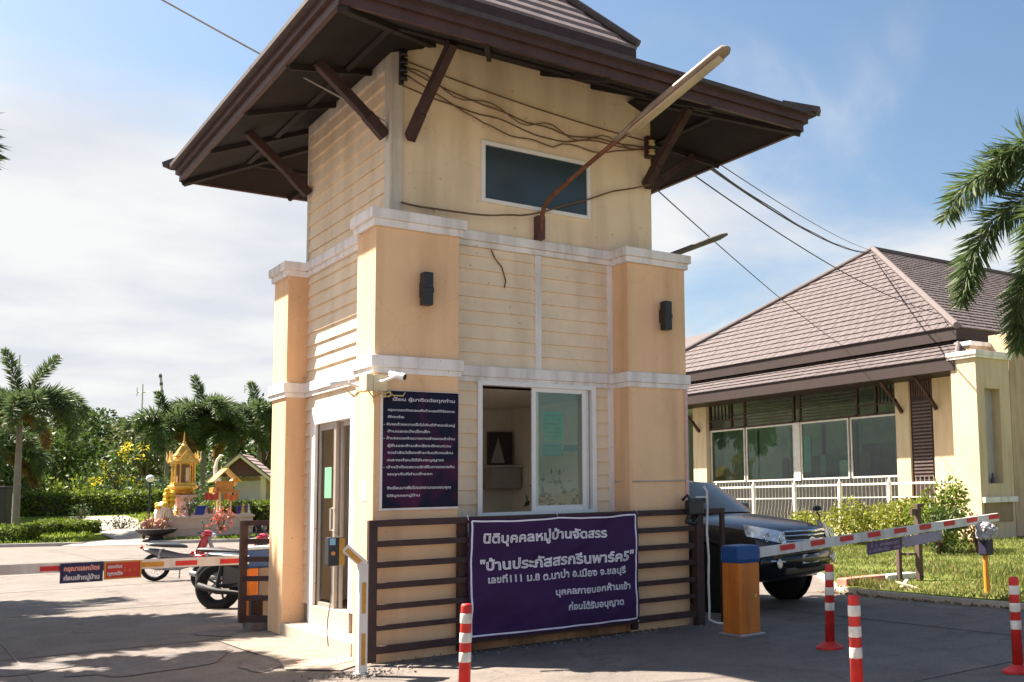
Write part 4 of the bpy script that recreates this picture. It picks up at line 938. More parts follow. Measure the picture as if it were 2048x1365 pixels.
    for i,(y0,y1,z0,z1,c_) in enumerate(((17.6,18.35,2.2,3.55,(.22,.52,.45)),(12.4,14,1.2,2.9,(.36,.38,.22)),(14.8,16.3,.2,3.2,(.16,.17,.13)),(19.2,21.5,.2,2.9,(.14,.19,.16)))):
        b = MB(); b.bbox((22.6+i*.7,y0,z0),(22.68+i*.7,y1,z1), .02); b.build('curtain' if i == 0 else 'room_screen', M('room_tone_%s' % 'abcd'[i], c_, .8, .2, 2), T)
    rngc = random.Random(12); tones = [(.55,.56,.50),(.10,.12,.10),(.30,.40,.32),(.52,.50,.20),(.20,.13,.08)]  # made-up pale and tinted boxes that give the glass its bright streaks
    for i in range(16):
        y0 = 12.3+i*.6+rngc.uniform(-.1,.1); tall = i % 3 == 0; w = .12 if tall else rngc.uniform(.3,.8); x_ = 22.2+rngc.uniform(0,2.6)
        b = MB(); b.bbox((x_,y0,.2),(x_+.12,y0+w,4.0 if tall else rngc.uniform(1.9,2.9)), .02); b.build('pale_streak_bar' if tall else 'room_screen', M('room_item_%s' % 'abcde'[i % 5], tones[0 if tall else i % 5], .7, .2, 3), T)
    b = MB(); b.box((24.6,12.2,2.05),(24.7,15.5,2.3)); b.build('lime_streak_strip', M('room_item_d', tones[3], .7, .2, 3), T)  # strip added as a yellow-green streak in the glass
    # eave struts
    for y in (22.4,11.75,10.35):
        b = MB(); b.beam((21.1,y,3.95),(20.75,y,4.35),.09,.10); b.beam((20.78,y,4.31),(20.15,y,4.9),.09,.09); b.build('eave_bracket', dk, T)
clubhouse()
def picket_fence():
    t = thing('picket_fence', (20.0,14,0), 'white metal picket fence on a low wall before the clubhouse', 'fence')
    wm = M('white_fence_paint', (.80,.77,.72), .5, .06, 5)
    b = MB(); b.box((19.96,8.9,0),(20.14,27,.52)); b.build('base_wall', M('fence_base', (.66,.56,.38), .85, .15, 2, stain=.2), t)
    b = MB(); b.box((20.03,8.9,1.68),(20.07,27,1.74)); b.box((20.035,8.9,1.28),(20.065,27,1.31)); b.box((20.035,8.9,.58),(20.065,27,.62)); b.build('rail', wm, t)
    for k in range(9):
        y = 9.3+2.15*k; b = MB(); b.box((19.99,y-.04,.52),(20.11,y+.04,1.80)); b.lathe([(.05,0),(.03,.06),(0.001,.12)], (20.05,y,1.80), 8); b.build('post', wm, t)
    y = 9.0
    while y < 22.5:
        b = MB(); b.tube([(20.05,y,1.84),(20.05,y,1.28),(20.02,y,1.02),(19.96,y,.80),(19.99,y,.62),(20.05,y,.56)], .0105, 4); b.tube([(20.05,y,1.84),(20.05,y,1.92)], [.014,.002], 4); b.build('picket', wm, t); y += .172
picket_fence()

# ---------------------------------------------------------------- vehicles
def suv():
    h = V(.24,-.97,0).normalized(); rz = math.atan2(h.y, h.x)
    T = thing('suv', (5.94,.13,0), 'dark blue grey sport utility car nosing out from behind the tower', 'car', rz=rz)
    T.scale = (1,1,1.09)
    paint = M('dark_metallic_paint', (.006,.0065,.012), .30, .1, 3, 0, 30, .4, metal=.0, coat=.45)
    trim = M('car_black_trim', (.012,.012,.014), .5, .2, 10)
    def sec(x, w, t, b, sh=.72):
        half = [(0,b),(w*.80,b),(w*.97,b+.10),(w,b+(t-b)*.35),(w,sh),(w*.985,t-.13),(w*.90,t-.035),(w*.62,t+.012),(w*.3,t+.03),(0,t+.035)]
        ring = half+[(-y,z) for (y,z) in half[-2:0:-1]]
        return [(x,y,z) for (y,z) in ring]
    S = [(.02,.60,.86,.46),(-.02,.70,.93,.42),(-.12,.80,.985,.38),(-.30,.875,1.03,.34),(-.55,.915,1.07,.33),(-.95,.925,1.115,.33),(-1.35,.925,1.15,.33),(-1.6,.925,1.16,.33),(-2.6,.93,1.165,.33),(-3.8,.925,1.165,.33),(-4.4,.91,1.15,.36),(-4.62,.86,1.12,.40),(-4.70,.80,1.05,.46)]
    b = MB(); b.loft([sec(*s) for s in S]); body = b.build('body', paint, T, smooth=True, sub=2, local=True)
    def gsec(x, wb, zb, wt, zt):
        half = [(0,zb),(wb,zb),(wt+(wb-wt)*.5,(zb+zt)/2+.02),(wt,zt-.06),(wt*.9,zt-.01),(0,zt+.03)]
        return [(x,y,z) for (y,z) in half+[(-y,z) for (y,z) in half[-2:0:-1]]]
    b = MB(); b.loft([gsec(-1.28,.80,1.10,.72,1.13),gsec(-1.62,.82,1.12,.70,1.34),gsec(-2.02,.84,1.13,.66,1.58),gsec(-2.35,.85,1.13,.65,1.64),gsec(-3.5,.85,1.13,.64,1.66),gsec(-4.2,.82,1.13,.62,1.62),gsec(-4.62,.78,1.12,.60,1.2)]); b.build('cabin', paint, T, smooth=True, sub=1, local=True)
    gm = M('car_glass', (.12,.115,.105), .12, .15, 2, 0, 30, .5)
    ws = MB(); n = 8; rows = [(-1.33,1.155,.70),(-1.62,1.35,.66),(-1.98,1.56,.61)]; vs = []
    for (x,z,w) in rows:
        for i in range(n+1):
            q = -1+2*i/n; vs.append((x-.10*q*q+.045, w*q, z+.035-.02*q*q))
    ws.add(vs, [(r*(n+1)+i,r*(n+1)+i+1,(r+1)*(n+1)+i+1,(r+1)*(n+1)+i) for r in range(2) for i in range(n)]); ws.build('windshield', gm, T, smooth=True, local=True)
    for s in (-1,1):
        b = MB(); b.add([(-1.75,s*.845,1.19),(-3.0,s*.86,1.19),(-3.0,s*.70,1.56),(-2.3,s*.715,1.56)],[(0,1,2,3)]); b.add([(-3.08,s*.86,1.19),(-4.2,s*.845,1.19),(-4.0,s*.68,1.54),(-3.08,s*.70,1.56)],[(0,1,2,3)]); b.build('side_window', gm, T, local=True)
        b = MB(); b.bbox((-1.86,s*.90-.02 if s > 0 else s*.90-.20,1.13),(-1.72,s*.90+.20 if s > 0 else s*.90+.02,1.30), .04); b.build('mirror', paint, T, local=True)
        # headlamp wrapping the corner
        hl = MB(); m = 8; vs = []
        for j,(dz,zz) in enumerate(((0,.80),(.5,.885),(1,.985))):
            for i in range(m+1):
                f = i/m; ang = f*1.12
                x = .03-.62*(1-math.cos(ang))*1.05-.05*dz; y = .50+.425*math.sin(ang)*(1.02); z = zz+(.075*f if dz else .12*f)*1
                vs.append((x, s*y, z-(.03*(1-f) if dz == 1 else 0)))
        hl.add(vs,[(r*(m+1)+i,r*(m+1)+i+1,(r+1)*(m+1)+i+1,(r+1)*(m+1)+i) for r in range(2) for i in range(m)]); lo = hl.build('headlight', M('headlamp_lens', (.66,.67,.70), .15, .45, 18, .4, 30, .8, metal=.4), T, smooth=True, local=True)
        for (x,y,r) in ((.0,.62,.055),(-.13,.78,.05)):
            c = MB(); c.torus((x+.035,s*y,.90), r, .010, 'x', 18, 6); c.build('lamp_ring', chrome, lo, local=True)
        b = MB(); b.lathe([(.055,0),(.06,.01),(.045,.02)], (.015,s*.66,.585), 14, 'x'); b.build('fog_light', MATS['headlamp_lens'], T, local=True)
        b = MB(); b.tube([(.03,s*.55,.60),(-.02,s*.72,.615),(-.14,s*.82,.62)], .014, 6); b.build('fog_trim', chrome, T, local=True)
    # grille
    g = MB(); vs = []; n = 12
    def gp(q, z, o=0): return (.095-.10*q*q-(z-.72)*.12+o, q*.52*(1-.16*max(0,(.92-z))/.25), z)
    for z in (.70,.80,.95):
        for i in range(n+1): vs.append(gp(-1+2*i/n, z))
    g.add(vs,[(r*(n+1)+i,r*(n+1)+i+1,(r+1)*(n+1)+i+1,(r+1)*(n+1)+i) for r in range(2) for i in range(n)]); gr = g.build('grille', trim, T, local=True)
    for z in (.725,.785,.845,.905):
        b = MB(); b.tube([gp(-.97+1.94*i/n, z, .014) for i in range(n+1)], .0115, 6); b.build('chrome_slat', chrome, gr, local=True)
    b = MB(); b.tube([gp(-1+2*i/n, .955, .018) for i in range(n+1)], .016, 6); b.build('chrome_slat', chrome, gr, local=True)
    e = MB(); P = [(.105,.085*math.cos(a),.815+.058*math.sin(a)) for a in np.linspace(0,2*math.pi,25)]; e.tube(P,.008,6,False); e.tube([(.107,.034*math.cos(a),.815+.050*math.sin(a)) for a in np.linspace(0,2*math.pi,21)],.006,6,False); e.tube([(.107,.06*math.cos(a),.842+.020*math.sin(a)) for a in np.linspace(0,2*math.pi,21)],.006,6,False); e.build('emblem', chrome, gr, local=True)
    b = MB(); b.bbox((.07,-.20,.56),(.085,.20,.67), .004); b.build('number_plate', M('blank_plate', (.60,.60,.58), .5, .05), T, local=True)
    b = MB(); b.bbox((-.05,-.55,.43),(.045,.55,.53), .03); b.build('lower_grille', trim, T, local=True)
    b = MB()
    b.loft([[(x,y,z) for (x,z) in ((.06-.16*(y/.8)**2,.50),(.10-.16*(y/.8)**2,.60),(.085-.16*(y/.8)**2,.68),(-.1-.16*(y/.8)**2,.68),(-.1-.16*(y/.8)**2,.50))] for y in np.linspace(-.86,.86,13)]); b.build('bumper', paint, T, smooth=True, local=True)
    for s in (-1,1):
        for x in (-.93,-3.68):
            w = MB(); w.lathe([(.20,-.11),(.33,-.11),(.375,-.07),(.38,0),(.375,.07),(.33,.11),(.20,.11)], (x,s*.80,.385), 32, 'y'); wh = w.build('wheel', tyre_m, T, smooth=True, local=True)
            r = MB(); 
            r.lathe([(.06,-.02),(.225,-.02),(.235,.0)] if s > 0 else [(.235,0),(.225,.02),(.06,.02)], (x,s*.905,.385), 28, 'y')
            for k in range(6):
                a = k*math.pi/3; r.beam((x+.05*math.cos(a),s*.915,.385+.05*math.sin(a)),(x+.22*math.cos(a),s*.915,.385+.22*math.sin(a)),.05,.03,(0,1,0))
            r.build('rim', M('alloy', (.55,.55,.56), .25, .05, metal=.9), wh, local=True)
            a = MB(); a.tube([(x+.46*math.cos(q),s*.925,.40+.46*math.sin(q)) for q in np.linspace(-.15,math.pi+.15,18)], .045, 6); a.build('wheel_arch', trim, T, local=True)
            a = MB(); a.lathe([(.44,-.02),(.44,.0)], (x,s*.924,.40), 24, 'y'); a.build('wheel_well', trim, T, local=True)
    b = MB(); b.tube([(-.35,.915,1.05),(-.35,.93,1.10),(-.40,.935,1.16)], .012, 6); b.lathe([(.02,0),(.075,.015),(.06,.06),(.02,.075)], (-.40,.94,1.17), 12); b.build('wing_mirror', trim, T, local=True)
suv()

def motorbike(loc, heading, label, main, seatc, tail, wheel_r=.285, big=False):
    h = Vector((heading[0],heading[1],0)).normalized(); T = thing('motorcycle', (*loc,0), label, 'motorcycle', 'parked motorcycles', rz=math.atan2(h.y,h.x))
    wb = 1.24; R = wheel_r; met = M('engine_metal', (.30,.30,.31), .35, .25, 14, .1, 40, .5, metal=.7)
    blackp = M('bike_black', (.016,.016,.018), .3, .2, 8, 0, 30, .6, coat=.5)
    for x in (0, wb):
        w = MB(); w.torus((x,0,R), R-.045, .045 if not big else .085, 'y', 36, 10); wh = w.build('wheel', tyre_m, T, smooth=True, local=True)
        r = MB(); r.torus((x,0,R), R-.088, .014, 'y', 30, 6); r.lathe([(.035,-.06),(.045,-.03),(.045,.03),(.035,.06)], (x,0,R), 14, 'y')
        ns = 5 if big else 14
        for k in range(ns):
            a = 2*math.pi*k/ns; r.tube([(x+.03*math.cos(a),.025*(-1)**k,R+.03*math.sin(a)),(x+(R-.09)*math.cos(a+.12),0,R+(R-.09)*math.sin(a+.12))], .017 if big else .0045, 5)
        r.build('rim', chrome if not big else blackp, wh, local=True)
    b = MB(); b.tube([(wb,.06,R),(wb-.17,.06,.66),(wb-.27,.03,.95)], .024, 8); b.tube([(wb,-.06,R),(wb-.17,-.06,.66),(wb-.27,-.03,.95)], .024, 8); b.tube([(0,.09,R),(.30,.09,.36),(.55,.06,.42)], .025, 6); b.tube([(0,-.09,R),(.30,-.09,.36),(.55,-.06,.42)], .025, 6); b.tube([(.05,.1,R+.02),(.12,.1,.66)], .028, 8); b.tube([(.05,-.1,R+.02),(.12,-.1,.66)], .028, 8); b.build('fork_and_swingarm', met if not big else MATS['bike_matt'] if 'bike_matt' in MATS else M('bike_matt', (.012,.012,.013), .7, .3, 10), T, local=True)
    b = MB(); b.ell((.56,0,.36),.20,.12,.12,14,8); b.ell((.72,0,.34),.12,.10,.09,12,8); b.tube([(.70,-.13,.30),(.50,-.15,.24),(.10,-.16,.27),(-.22,-.16,.36)], [.022,.028,.045,.045], 10); b.build('engine', met if not big else M('dark_engine', (.014,.014,.016), .65, .4, 14, .1, 40, .3), T, smooth=True, local=True)
    # frame cover / body
    def blob(prof, wid, name, m, k=10):
        rings = []
        for (x,z,hh,w) in prof: rings.append([(x, w*math.cos(a), z+hh*math.sin(a)) for a in [2*math.pi*i/k for i in range(k)]])
        q = MB(); q.loft(rings); return q.build(name, m, T, smooth=True, local=True, sub=1)
    if big:
        blob([(-.22,.80,.03,.04),(-.05,.76,.07,.11),(.15,.70,.12,.13),(.45,.62,.14,.12),(.65,.60,.10,.08)], 0, 'side_cover', main)
        blob([(.50,.74,.05,.10),(.62,.80,.13,.15),(.85,.82,.15,.15),(1.0,.80,.08,.10)], 0, 'fuel_tank', main)
        blob([(.95,.80,.06,.08),(1.08,.86,.15,.16),(1.20,.78,.12,.13),(1.30,.70,.04,.06)], 0, 'fairing', main)
        b = MB(); b.tube([(R*1.05*math.cos(a)*1.02,0,R+R*1.08*math.sin(a)) for a in np.linspace(.5,2.7,12)], .07, 8); b.build('mudguard', blackp, T, smooth=True, local=True)
        b = MB(); b.bbox((.12,-.10,.30),(.50,.10,.66), .03); b.tube([(.28,.17,.46),(.05,.17,.36)], .03, 8); b.build('crankcase', blackp, T, local=True)
    else:
        blob([(-.26,.66,.02,.03),(-.12,.63,.06,.09),(.1,.57,.10,.12),(.35,.50,.10,.11),(.55,.47,.07,.08),(.75,.48,.06,.07),(.9,.60,.08,.08)], 0, 'side_cover', tail)
        b = MB(); vs = []; n = 8
        for (x,z,w) in ((.86,.28,.16),(.88,.46,.22),(.93,.64,.23),(.98,.80,.17),(1.0,.90,.10)):
            for i in range(n+1): q = -1+2*i/n; vs.append((x-.10*q*q+.03,w*q,z))
        b.add(vs,[(r*(n+1)+i,r*(n+1)+i+1,(r+1)*(n+1)+i+1,(r+1)*(n+1)+i) for r in range(4) for i in range(n)]); k0 = len(b.v); b.add([(x-.03,y,z) for (x,y,z) in b.v[:k0]],[(r*(n+1)+i,(r+1)*(n+1)+i,(r+1)*(n+1)+i+1,r*(n+1)+i+1) for r in range(4) for i in range(n)]); b.build('leg_shield', main, T, smooth=True, local=True)
        blob([(.86,.94,.03,.05),(.93,.96,.08,.13),(1.03,.95,.08,.13),(1.10,.92,.04,.07)], 0, 'handlebar_cowl', main)
        b = MB(); b.tube([(wb+(R+.035)*math.cos(a),0,R+(R+.035)*math.sin(a)) for a in np.linspace(.35,2.6,12)], .05, 8); b.build('front_mudguard', main, T, smooth=True, local=True)
    blob([(-.20,.82 if big else .76,.03,.06),(-.05,.80 if big else .755,.05,.11),(.25,.78 if big else .73,.055,.13),(.5,.76 if big else .71,.05,.11),(.62,.74 if big else .68,.03,.07)], 0, 'seat', seatc)
    b = MB(); b.tube([(.90,.34,.97),(.97,.18,1.0),(.99,0,.98),(.97,-.18,1.0),(.90,-.34,.97)], .014, 8); b.tube([(.92,.30,.975),(.87,.37,.965)], .02, 8); b.tube([(.92,-.30,.975),(.87,-.37,.965)], .02, 8); hb = b.build('handlebar', blackp, T, local=True)
    for s in (-1,1):
        b = MB(); b.tube([(.95,s*.25,.99),(.98,s*.30,1.10),(.97,s*.33,1.18)], .007, 6); b.ell((.965,s*.34,1.21),.018,.06,.04,12,8); b.build('mirror', blackp, hb, smooth=True, local=True)
    b = MB(); b.ell((-.27,0,.70 if not big else .78),.03,.07,.035,10,6); b.build('tail_light', M('tail_red', (.5,.02,.02), .25, .1), T, smooth=True, local=True)
    b = MB(); b.ell((1.10,0,.90),.05,.09,.06,12,8); b.build('headlight', MATS['headlamp_lens'], T, smooth=True, local=True)
    b = MB(); b.tube([(.45,.10,.32),(.40,.22,.02)], .012, 6); b.build('side_stand', blackp, T, local=True)
    T.rotation_euler.x = 0
    return T
redp = M('bike_red', (.42,.012,.03), .28, .1, 4, 0, 30, .6, coat=.6); blk = MATS['bike_black'] if 'bike_black' in MATS else M('bike_black', (.016,.016,.018), .3, .2, 8, 0, 30, .6, coat=.5)
silv = M('bike_silver', (.48,.48,.50), .3, .1, 5, 0, 30, .6, metal=.3)
motorbike((.67,14.3), (.90,-.44), 'red front motorcycle with black seat and silver tail farthest left', redp, blk, M('bike_grey', (.13,.13,.14), .3, .2, 5, 0, 30, .6))
motorbike((.24,7.10), (.66,-.75), 'black motorcycle with a fat rear tyre behind the short left fence', blk, blk, blk, .335, True)
motorbike((.80,10.4), (.80,-.60), 'red motorcycle with a dark seat between the black and the silver tailed bike', redp, M('dark_seat', (.03,.03,.036), .5, .15, 5), redp)

# ---------------------------------------------------------------- vegetation
RNG = np.random.default_rng(5)
def leaf_mat(name, c, var=.35, scale=.9, trans=.35):
    m = M(name, c, .55, var, scale, 0, 30, .35, trans=trans); return m
L_DARK = leaf_mat('leaf_dark', (.042,.075,.020)); L_MID = leaf_mat('leaf_mid', (.060,.098,.020)); L_LIGHT = leaf_mat('leaf_light', (.165,.215,.022))
L_OLIVE = leaf_mat('leaf_olive', (.085,.10,.03)); L_YEL = leaf_mat('yellow_blossom', (.62,.50,.03), .2); L_HEDGE = leaf_mat('leaf_hedge', (.13,.18,.022)); L_BLUE = leaf_mat('leaf_bluegreen', (.05,.085,.045))
L_PALM = leaf_mat('palm_leaflet', (.085,.125,.045), .4, 2.5); L_DRY = leaf_mat('dry_palm_leaflet', (.23,.15,.05), .3, 2)
bark = M('palm_trunk_grey', (.20,.18,.155), .85, .2, 5, .3, 30, .2); bark2 = M('brown_bark', (.12,.085,.06), .9, .3, 8, .4, 30, .1)
def quads(c, d, w, l, rng, lift=.0):
    """leaf quads: centres c, directions d (unit), width w, length l"""
    n = len(c); r = rng.normal(size=(n,3)); s = np.cross(d, r); s /= np.linalg.norm(s,axis=1)[:,None]+1e-9
    w = np.broadcast_to(np.asarray(w), (n,))[:,None]; l = np.broadcast_to(np.asarray(l), (n,))[:,None]
    v = np.stack([c, c+d*l*.45+s*w*.5, c+d*l, c+d*l*.45-s*w*.5], 1).reshape(-1,3)
    f = np.arange(n*4).reshape(n,4); return v, f
def leaf_cloud(clumps, per, size, rng, fill=.35):
    """clumps: list of (x,y,z,rx,ry,rz); leaves sit mostly near each clump's skin"""
    C = []; Dd = []
    for (x,y,z,rx,ry,rz) in clumps:
        n = max(8, int(per*(rx*ry*rz)**(2/3))); q = rng.normal(size=(n,3)); q /= np.linalg.norm(q,axis=1)[:,None]
        rad = np.where(rng.random(n) < fill, rng.random(n)**.5, rng.uniform(.82,1.08,n))[:,None]
        C.append(np.array([x,y,z])+q*rad*np.array([rx,ry,rz])); dd = q*.7+rng.normal(size=(n,3))*.7+np.array([0,0,-.15]); Dd.append(dd/np.linalg.norm(dd,axis=1)[:,None])
    C = np.concatenate(C); Dd = np.concatenate(Dd); n = len(C)
    return quads(C, Dd, size*.55*rng.uniform(.7,1.3,n), size*rng.uniform(.7,1.4,n), rng)
def tree(x, y, z0, h, r, label, mat, group=None, size=.30, name='tree', seed=0, per=70, trunk=True, flat=.8, low=.30):
    rng = np.random.default_rng(seed); t = thing(name, (x,y,z0), label, 'tree', group)
    cz = h*(1+low)/2; cl = []
    k = 11
    for i in range(k):
        a = rng.uniform(0,2*math.pi); rr = r*math.sqrt(rng.random())*.75; zz = rng.uniform(low*h+.1*h, h-.12*h); f = 1-.45*abs((zz-cz)/(h*.5))
        s = r*rng.uniform(.30,.50); cl.append((rr*math.cos(a)*f, rr*math.sin(a)*f, zz, s, s, s*flat))
    cl.append((0,0,h-.22*r,r*.42,r*.42,r*.34))
    v,f = leaf_cloud(cl, per, size, rng); np_mesh('crown', v, f, mat, t)
    if trunk:
        b = MB(); b.tube([(0,0,-.1),(.04*r,0,h*.25),(-.03*r,.03*r,h*.5),(0,0,h*.8)], [.07*r,.055*r,.04*r,.012*r], 8)
        for i in range(5):
            c = cl[i]; b.tube([(0,0,h*.32),(c[0]*.5,c[1]*.5,(h*.32+c[2])/2+.1),(c[0],c[1],c[2])], [.035*r,.022*r,.008*r], 6)
        b.build('trunk', bark2, t, local=True)
    return t
def frond(pts, leaf, rng, n=46, droop=.35, plume=False, width=.05):
    """leaflets along a rachis given as a polyline (foxtail plume or flat feather)"""
    P = np.array(pts, float); seg = np.linalg.norm(np.diff(P,axis=0),axis=1); s = np.concatenate([[0],np.cumsum(seg)]); L = s[-1]
    u = np.linspace(.06,1,n)*L; C = np.stack([np.interp(u,s,P[:,k]) for k in range(3)],1)
    T = np.stack([np.gradient(C[:,k]) for k in range(3)],1); T /= np.linalg.norm(T,axis=1)[:,None]+1e-9
    V_, F_ = [], []; off = 0
    upv = np.array([0,0,1.]); S = np.cross(T, upv); S /= np.linalg.norm(S,axis=1)[:,None]+1e-9; N_ = np.cross(S,T)
    angs = np.linspace(0,2*math.pi,7)[:-1] if plume else np.array([.25,math.pi-.25])
    for a in angs:
        aj = a+rng.normal(size=n)*(.35 if plume else .12)
        D = S*np.cos(aj)[:,None]+N_*np.sin(aj)[:,None]+T*(.55 if plume else .45); D /= np.linalg.norm(D,axis=1)[:,None]
        D = D+np.array([0,0,-droop])*rng.uniform(.5,1.2,n)[:,None]; D /= np.linalg.norm(D,axis=1)[:,None]
        ll = leaf*np.clip(np.sin(np.linspace(.35,2.75,n))+.1,.25,1)*rng.uniform(.8,1.15,n)
        v,f = quads(C, D, width, ll, rng); V_.append(v); F_.append(f+off); off += len(v)
    return np.concatenate(V_), np.concatenate(F_)
def frond_curve(az, e0, L, sag, n=9):
    """rachis leaving the crown at elevation e0 and bending down by sag radians along its length"""
    p = np.zeros(3); out = [p.copy()]; 
    for i in range(n):
        e = e0-sag*(i/(n-1))**1.1; p = p+np.array([math.cos(az)*math.cos(e),math.sin(az)*math.cos(e),math.sin(e)])*L/n; out.append(p.copy())
    return np.array(out)
def palm(x, y, z0, h, L, label, group, seed=0, nf=13, leaf=.55, plume=True, tr=.16, spears=2, dry=2, width=.06, lean=0., extra=()):
    rng = np.random.default_rng(seed); t = thing('palm_tree', (x,y,z0), label, 'palm', group)
    b = MB(); pts = [(lean*f*f,0,h*f) for f in np.linspace(0,1,14)]; b.tube(pts, [tr*(1.25-.45*f+.03*(k%2)) for k,f in enumerate(np.linspace(0,1,14))], 12); b.build('trunk', bark, t, local=True, smooth=True)
    b = MB(); b.tube([(lean,0,h-.1),(lean,0,h+.5),(lean,0,h+.9)], [tr*.9,tr*.75,tr*.35], 10); b.build('crownshaft', M('crownshaft_green', (.16,.20,.08), .6, .2, 4), t, local=True, smooth=True)
    top = np.array([lean,0,h+.6]); V_, F_, off = [], [], 0; rach = MB()
    for i in range(nf):
        az = 2*math.pi*i/nf*1.0+rng.uniform(-.25,.25); e0 = rng.uniform(.35,1.15); c = top+frond_curve(az, e0, L*rng.uniform(.85,1.1), rng.uniform(1.7,2.6)); v,f = frond(c, leaf, rng, plume=plume, width=width); V_.append(v); F_.append(f+off); off += len(v); rach.tube(c, [.03*(1-.8*k/9)+.004 for k in range(10)], 5)
    for i in range(spears):
        az = rng.uniform(0,6.28) if not extra else 0; c = top+frond_curve(2.46 if i == 0 else -.68, 1.40-.22*i, L*.85, .25+.2*i); v,f = frond(c, leaf*.75, rng, plume=plume, width=width, droop=-.1); V_.append(v); F_.append(f+off); off += len(v); rach.tube(c, [.03*(1-.8*k/9)+.004 for k in range(10)], 5)
    for c in extra:
        c = np.array(c); v,f = frond(c, leaf, rng, n=130, plume=plume, width=width*.8, droop=.45); V_.append(v); F_.append(f+off); off += len(v); rach.tube(c, .022, 5)
    np_mesh('crown', np.concatenate(V_), np.concatenate(F_), L_PALM, t); rach.build('leaf_stalk', M('stalk_green', (.14,.15,.05), .6, .2, 5), t, local=True)
    if dry:
        V_, F_, off = [], [], 0
        for i in range(dry):
            c = top+np.array([0,0,-.35])+frond_curve(rng.uniform(0,6.28), .1, L*.8, 1.6); v,f = frond(c, leaf*.8, rng, plume=plume, width=width, droop=.6); V_.append(v); F_.append(f+off); off += len(v)
        np_mesh('dry_frond', np.concatenate(V_), np.concatenate(F_), L_DRY, t)
    return t
def hedge_leaves(x0, x1, y0, y1, z0, z1, ang, n, size, rng):
    """leaves over the skin of a clipped box (local coords, rotated by ang later)"""
    u = rng.random((n,3)); face = rng.integers(0,5,n); jit = rng.normal(size=(n,3))*.05
    p = u*np.array([x1-x0,y1-y0,z1-z0])+np.array([x0,y0,z0])
    for k,(ax,val) in enumerate(((0,x0),(0,x1),(1,y0),(1,y1),(2,z1))): p[face==k,ax] = val
    nn = np.zeros((n,3)); nn[face==0,0]=-1; nn[face==1,0]=1; nn[face==2,1]=-1; nn[face==3,1]=1; nn[face==4,2]=1
    bump = np.array([mnoise.noise(Vector(q*1.3)) for q in p])[:,None]*.13
    p = p+jit+nn*bump; d = nn*.7+rng.normal(size=(n,3))*.7; d /= np.linalg.norm(d,axis=1)[:,None]
    return quads(p, d, size*.6, size*rng.uniform(.7,1.3,n), rng)
def hedge(loc, w, dep, h, ang, label, mat, n, size, seed, group='clipped hedges', name='hedge'):
    rng = np.random.default_rng(seed); t = thing(name, loc, label, 'hedge', group, rz=ang)
    v,f = hedge_leaves(-w/2,w/2,-dep/2,dep/2,.02,h,0,n,size,rng); np_mesh('foliage', v, f, mat, t)
    b = MB(); b.bbox((-w/2+.06,-dep/2+.06,-.05),(w/2-.06,dep/2-.06,h-.07), .08); b.build('branch_core', M('twig_core', (.03,.035,.014), .9, .4, 10), t, local=True)
    return t
def bush(loc, r, h, label, mat, seed, size=.12, per=260, group='loose shrubs', k=7, name='shrub'):
    rng = np.random.default_rng(seed); t = thing(name, loc, label, 'shrub', group); cl = [(0,0,h*.5,r*.7,r*.7,h*.42)]
    for i in range(k):
        a = rng.uniform(0,6.28); s = r*rng.uniform(.3,.5); cl.append((r*.6*math.cos(a),r*.6*math.sin(a),rng.uniform(.25,.85)*h,s,s,s*.9))
    v,f = leaf_cloud(cl, per, size, rng, .3); np_mesh('foliage', v, f, mat, t)
    b = MB()
    for i in range(5): a = i*1.3; b.tube([(0,0,-.05),(r*.25*math.cos(a),r*.25*math.sin(a),h*.45),(r*.5*math.cos(a),r*.5*math.sin(a),h*.8)], [.03,.02,.008], 5)
    b.build('stem', bark2, t, local=True); return t
def G(d, l): x,y = lay(d,l); return x,y,gz(x,y)
VROT = math.atan2(-.63,.77)
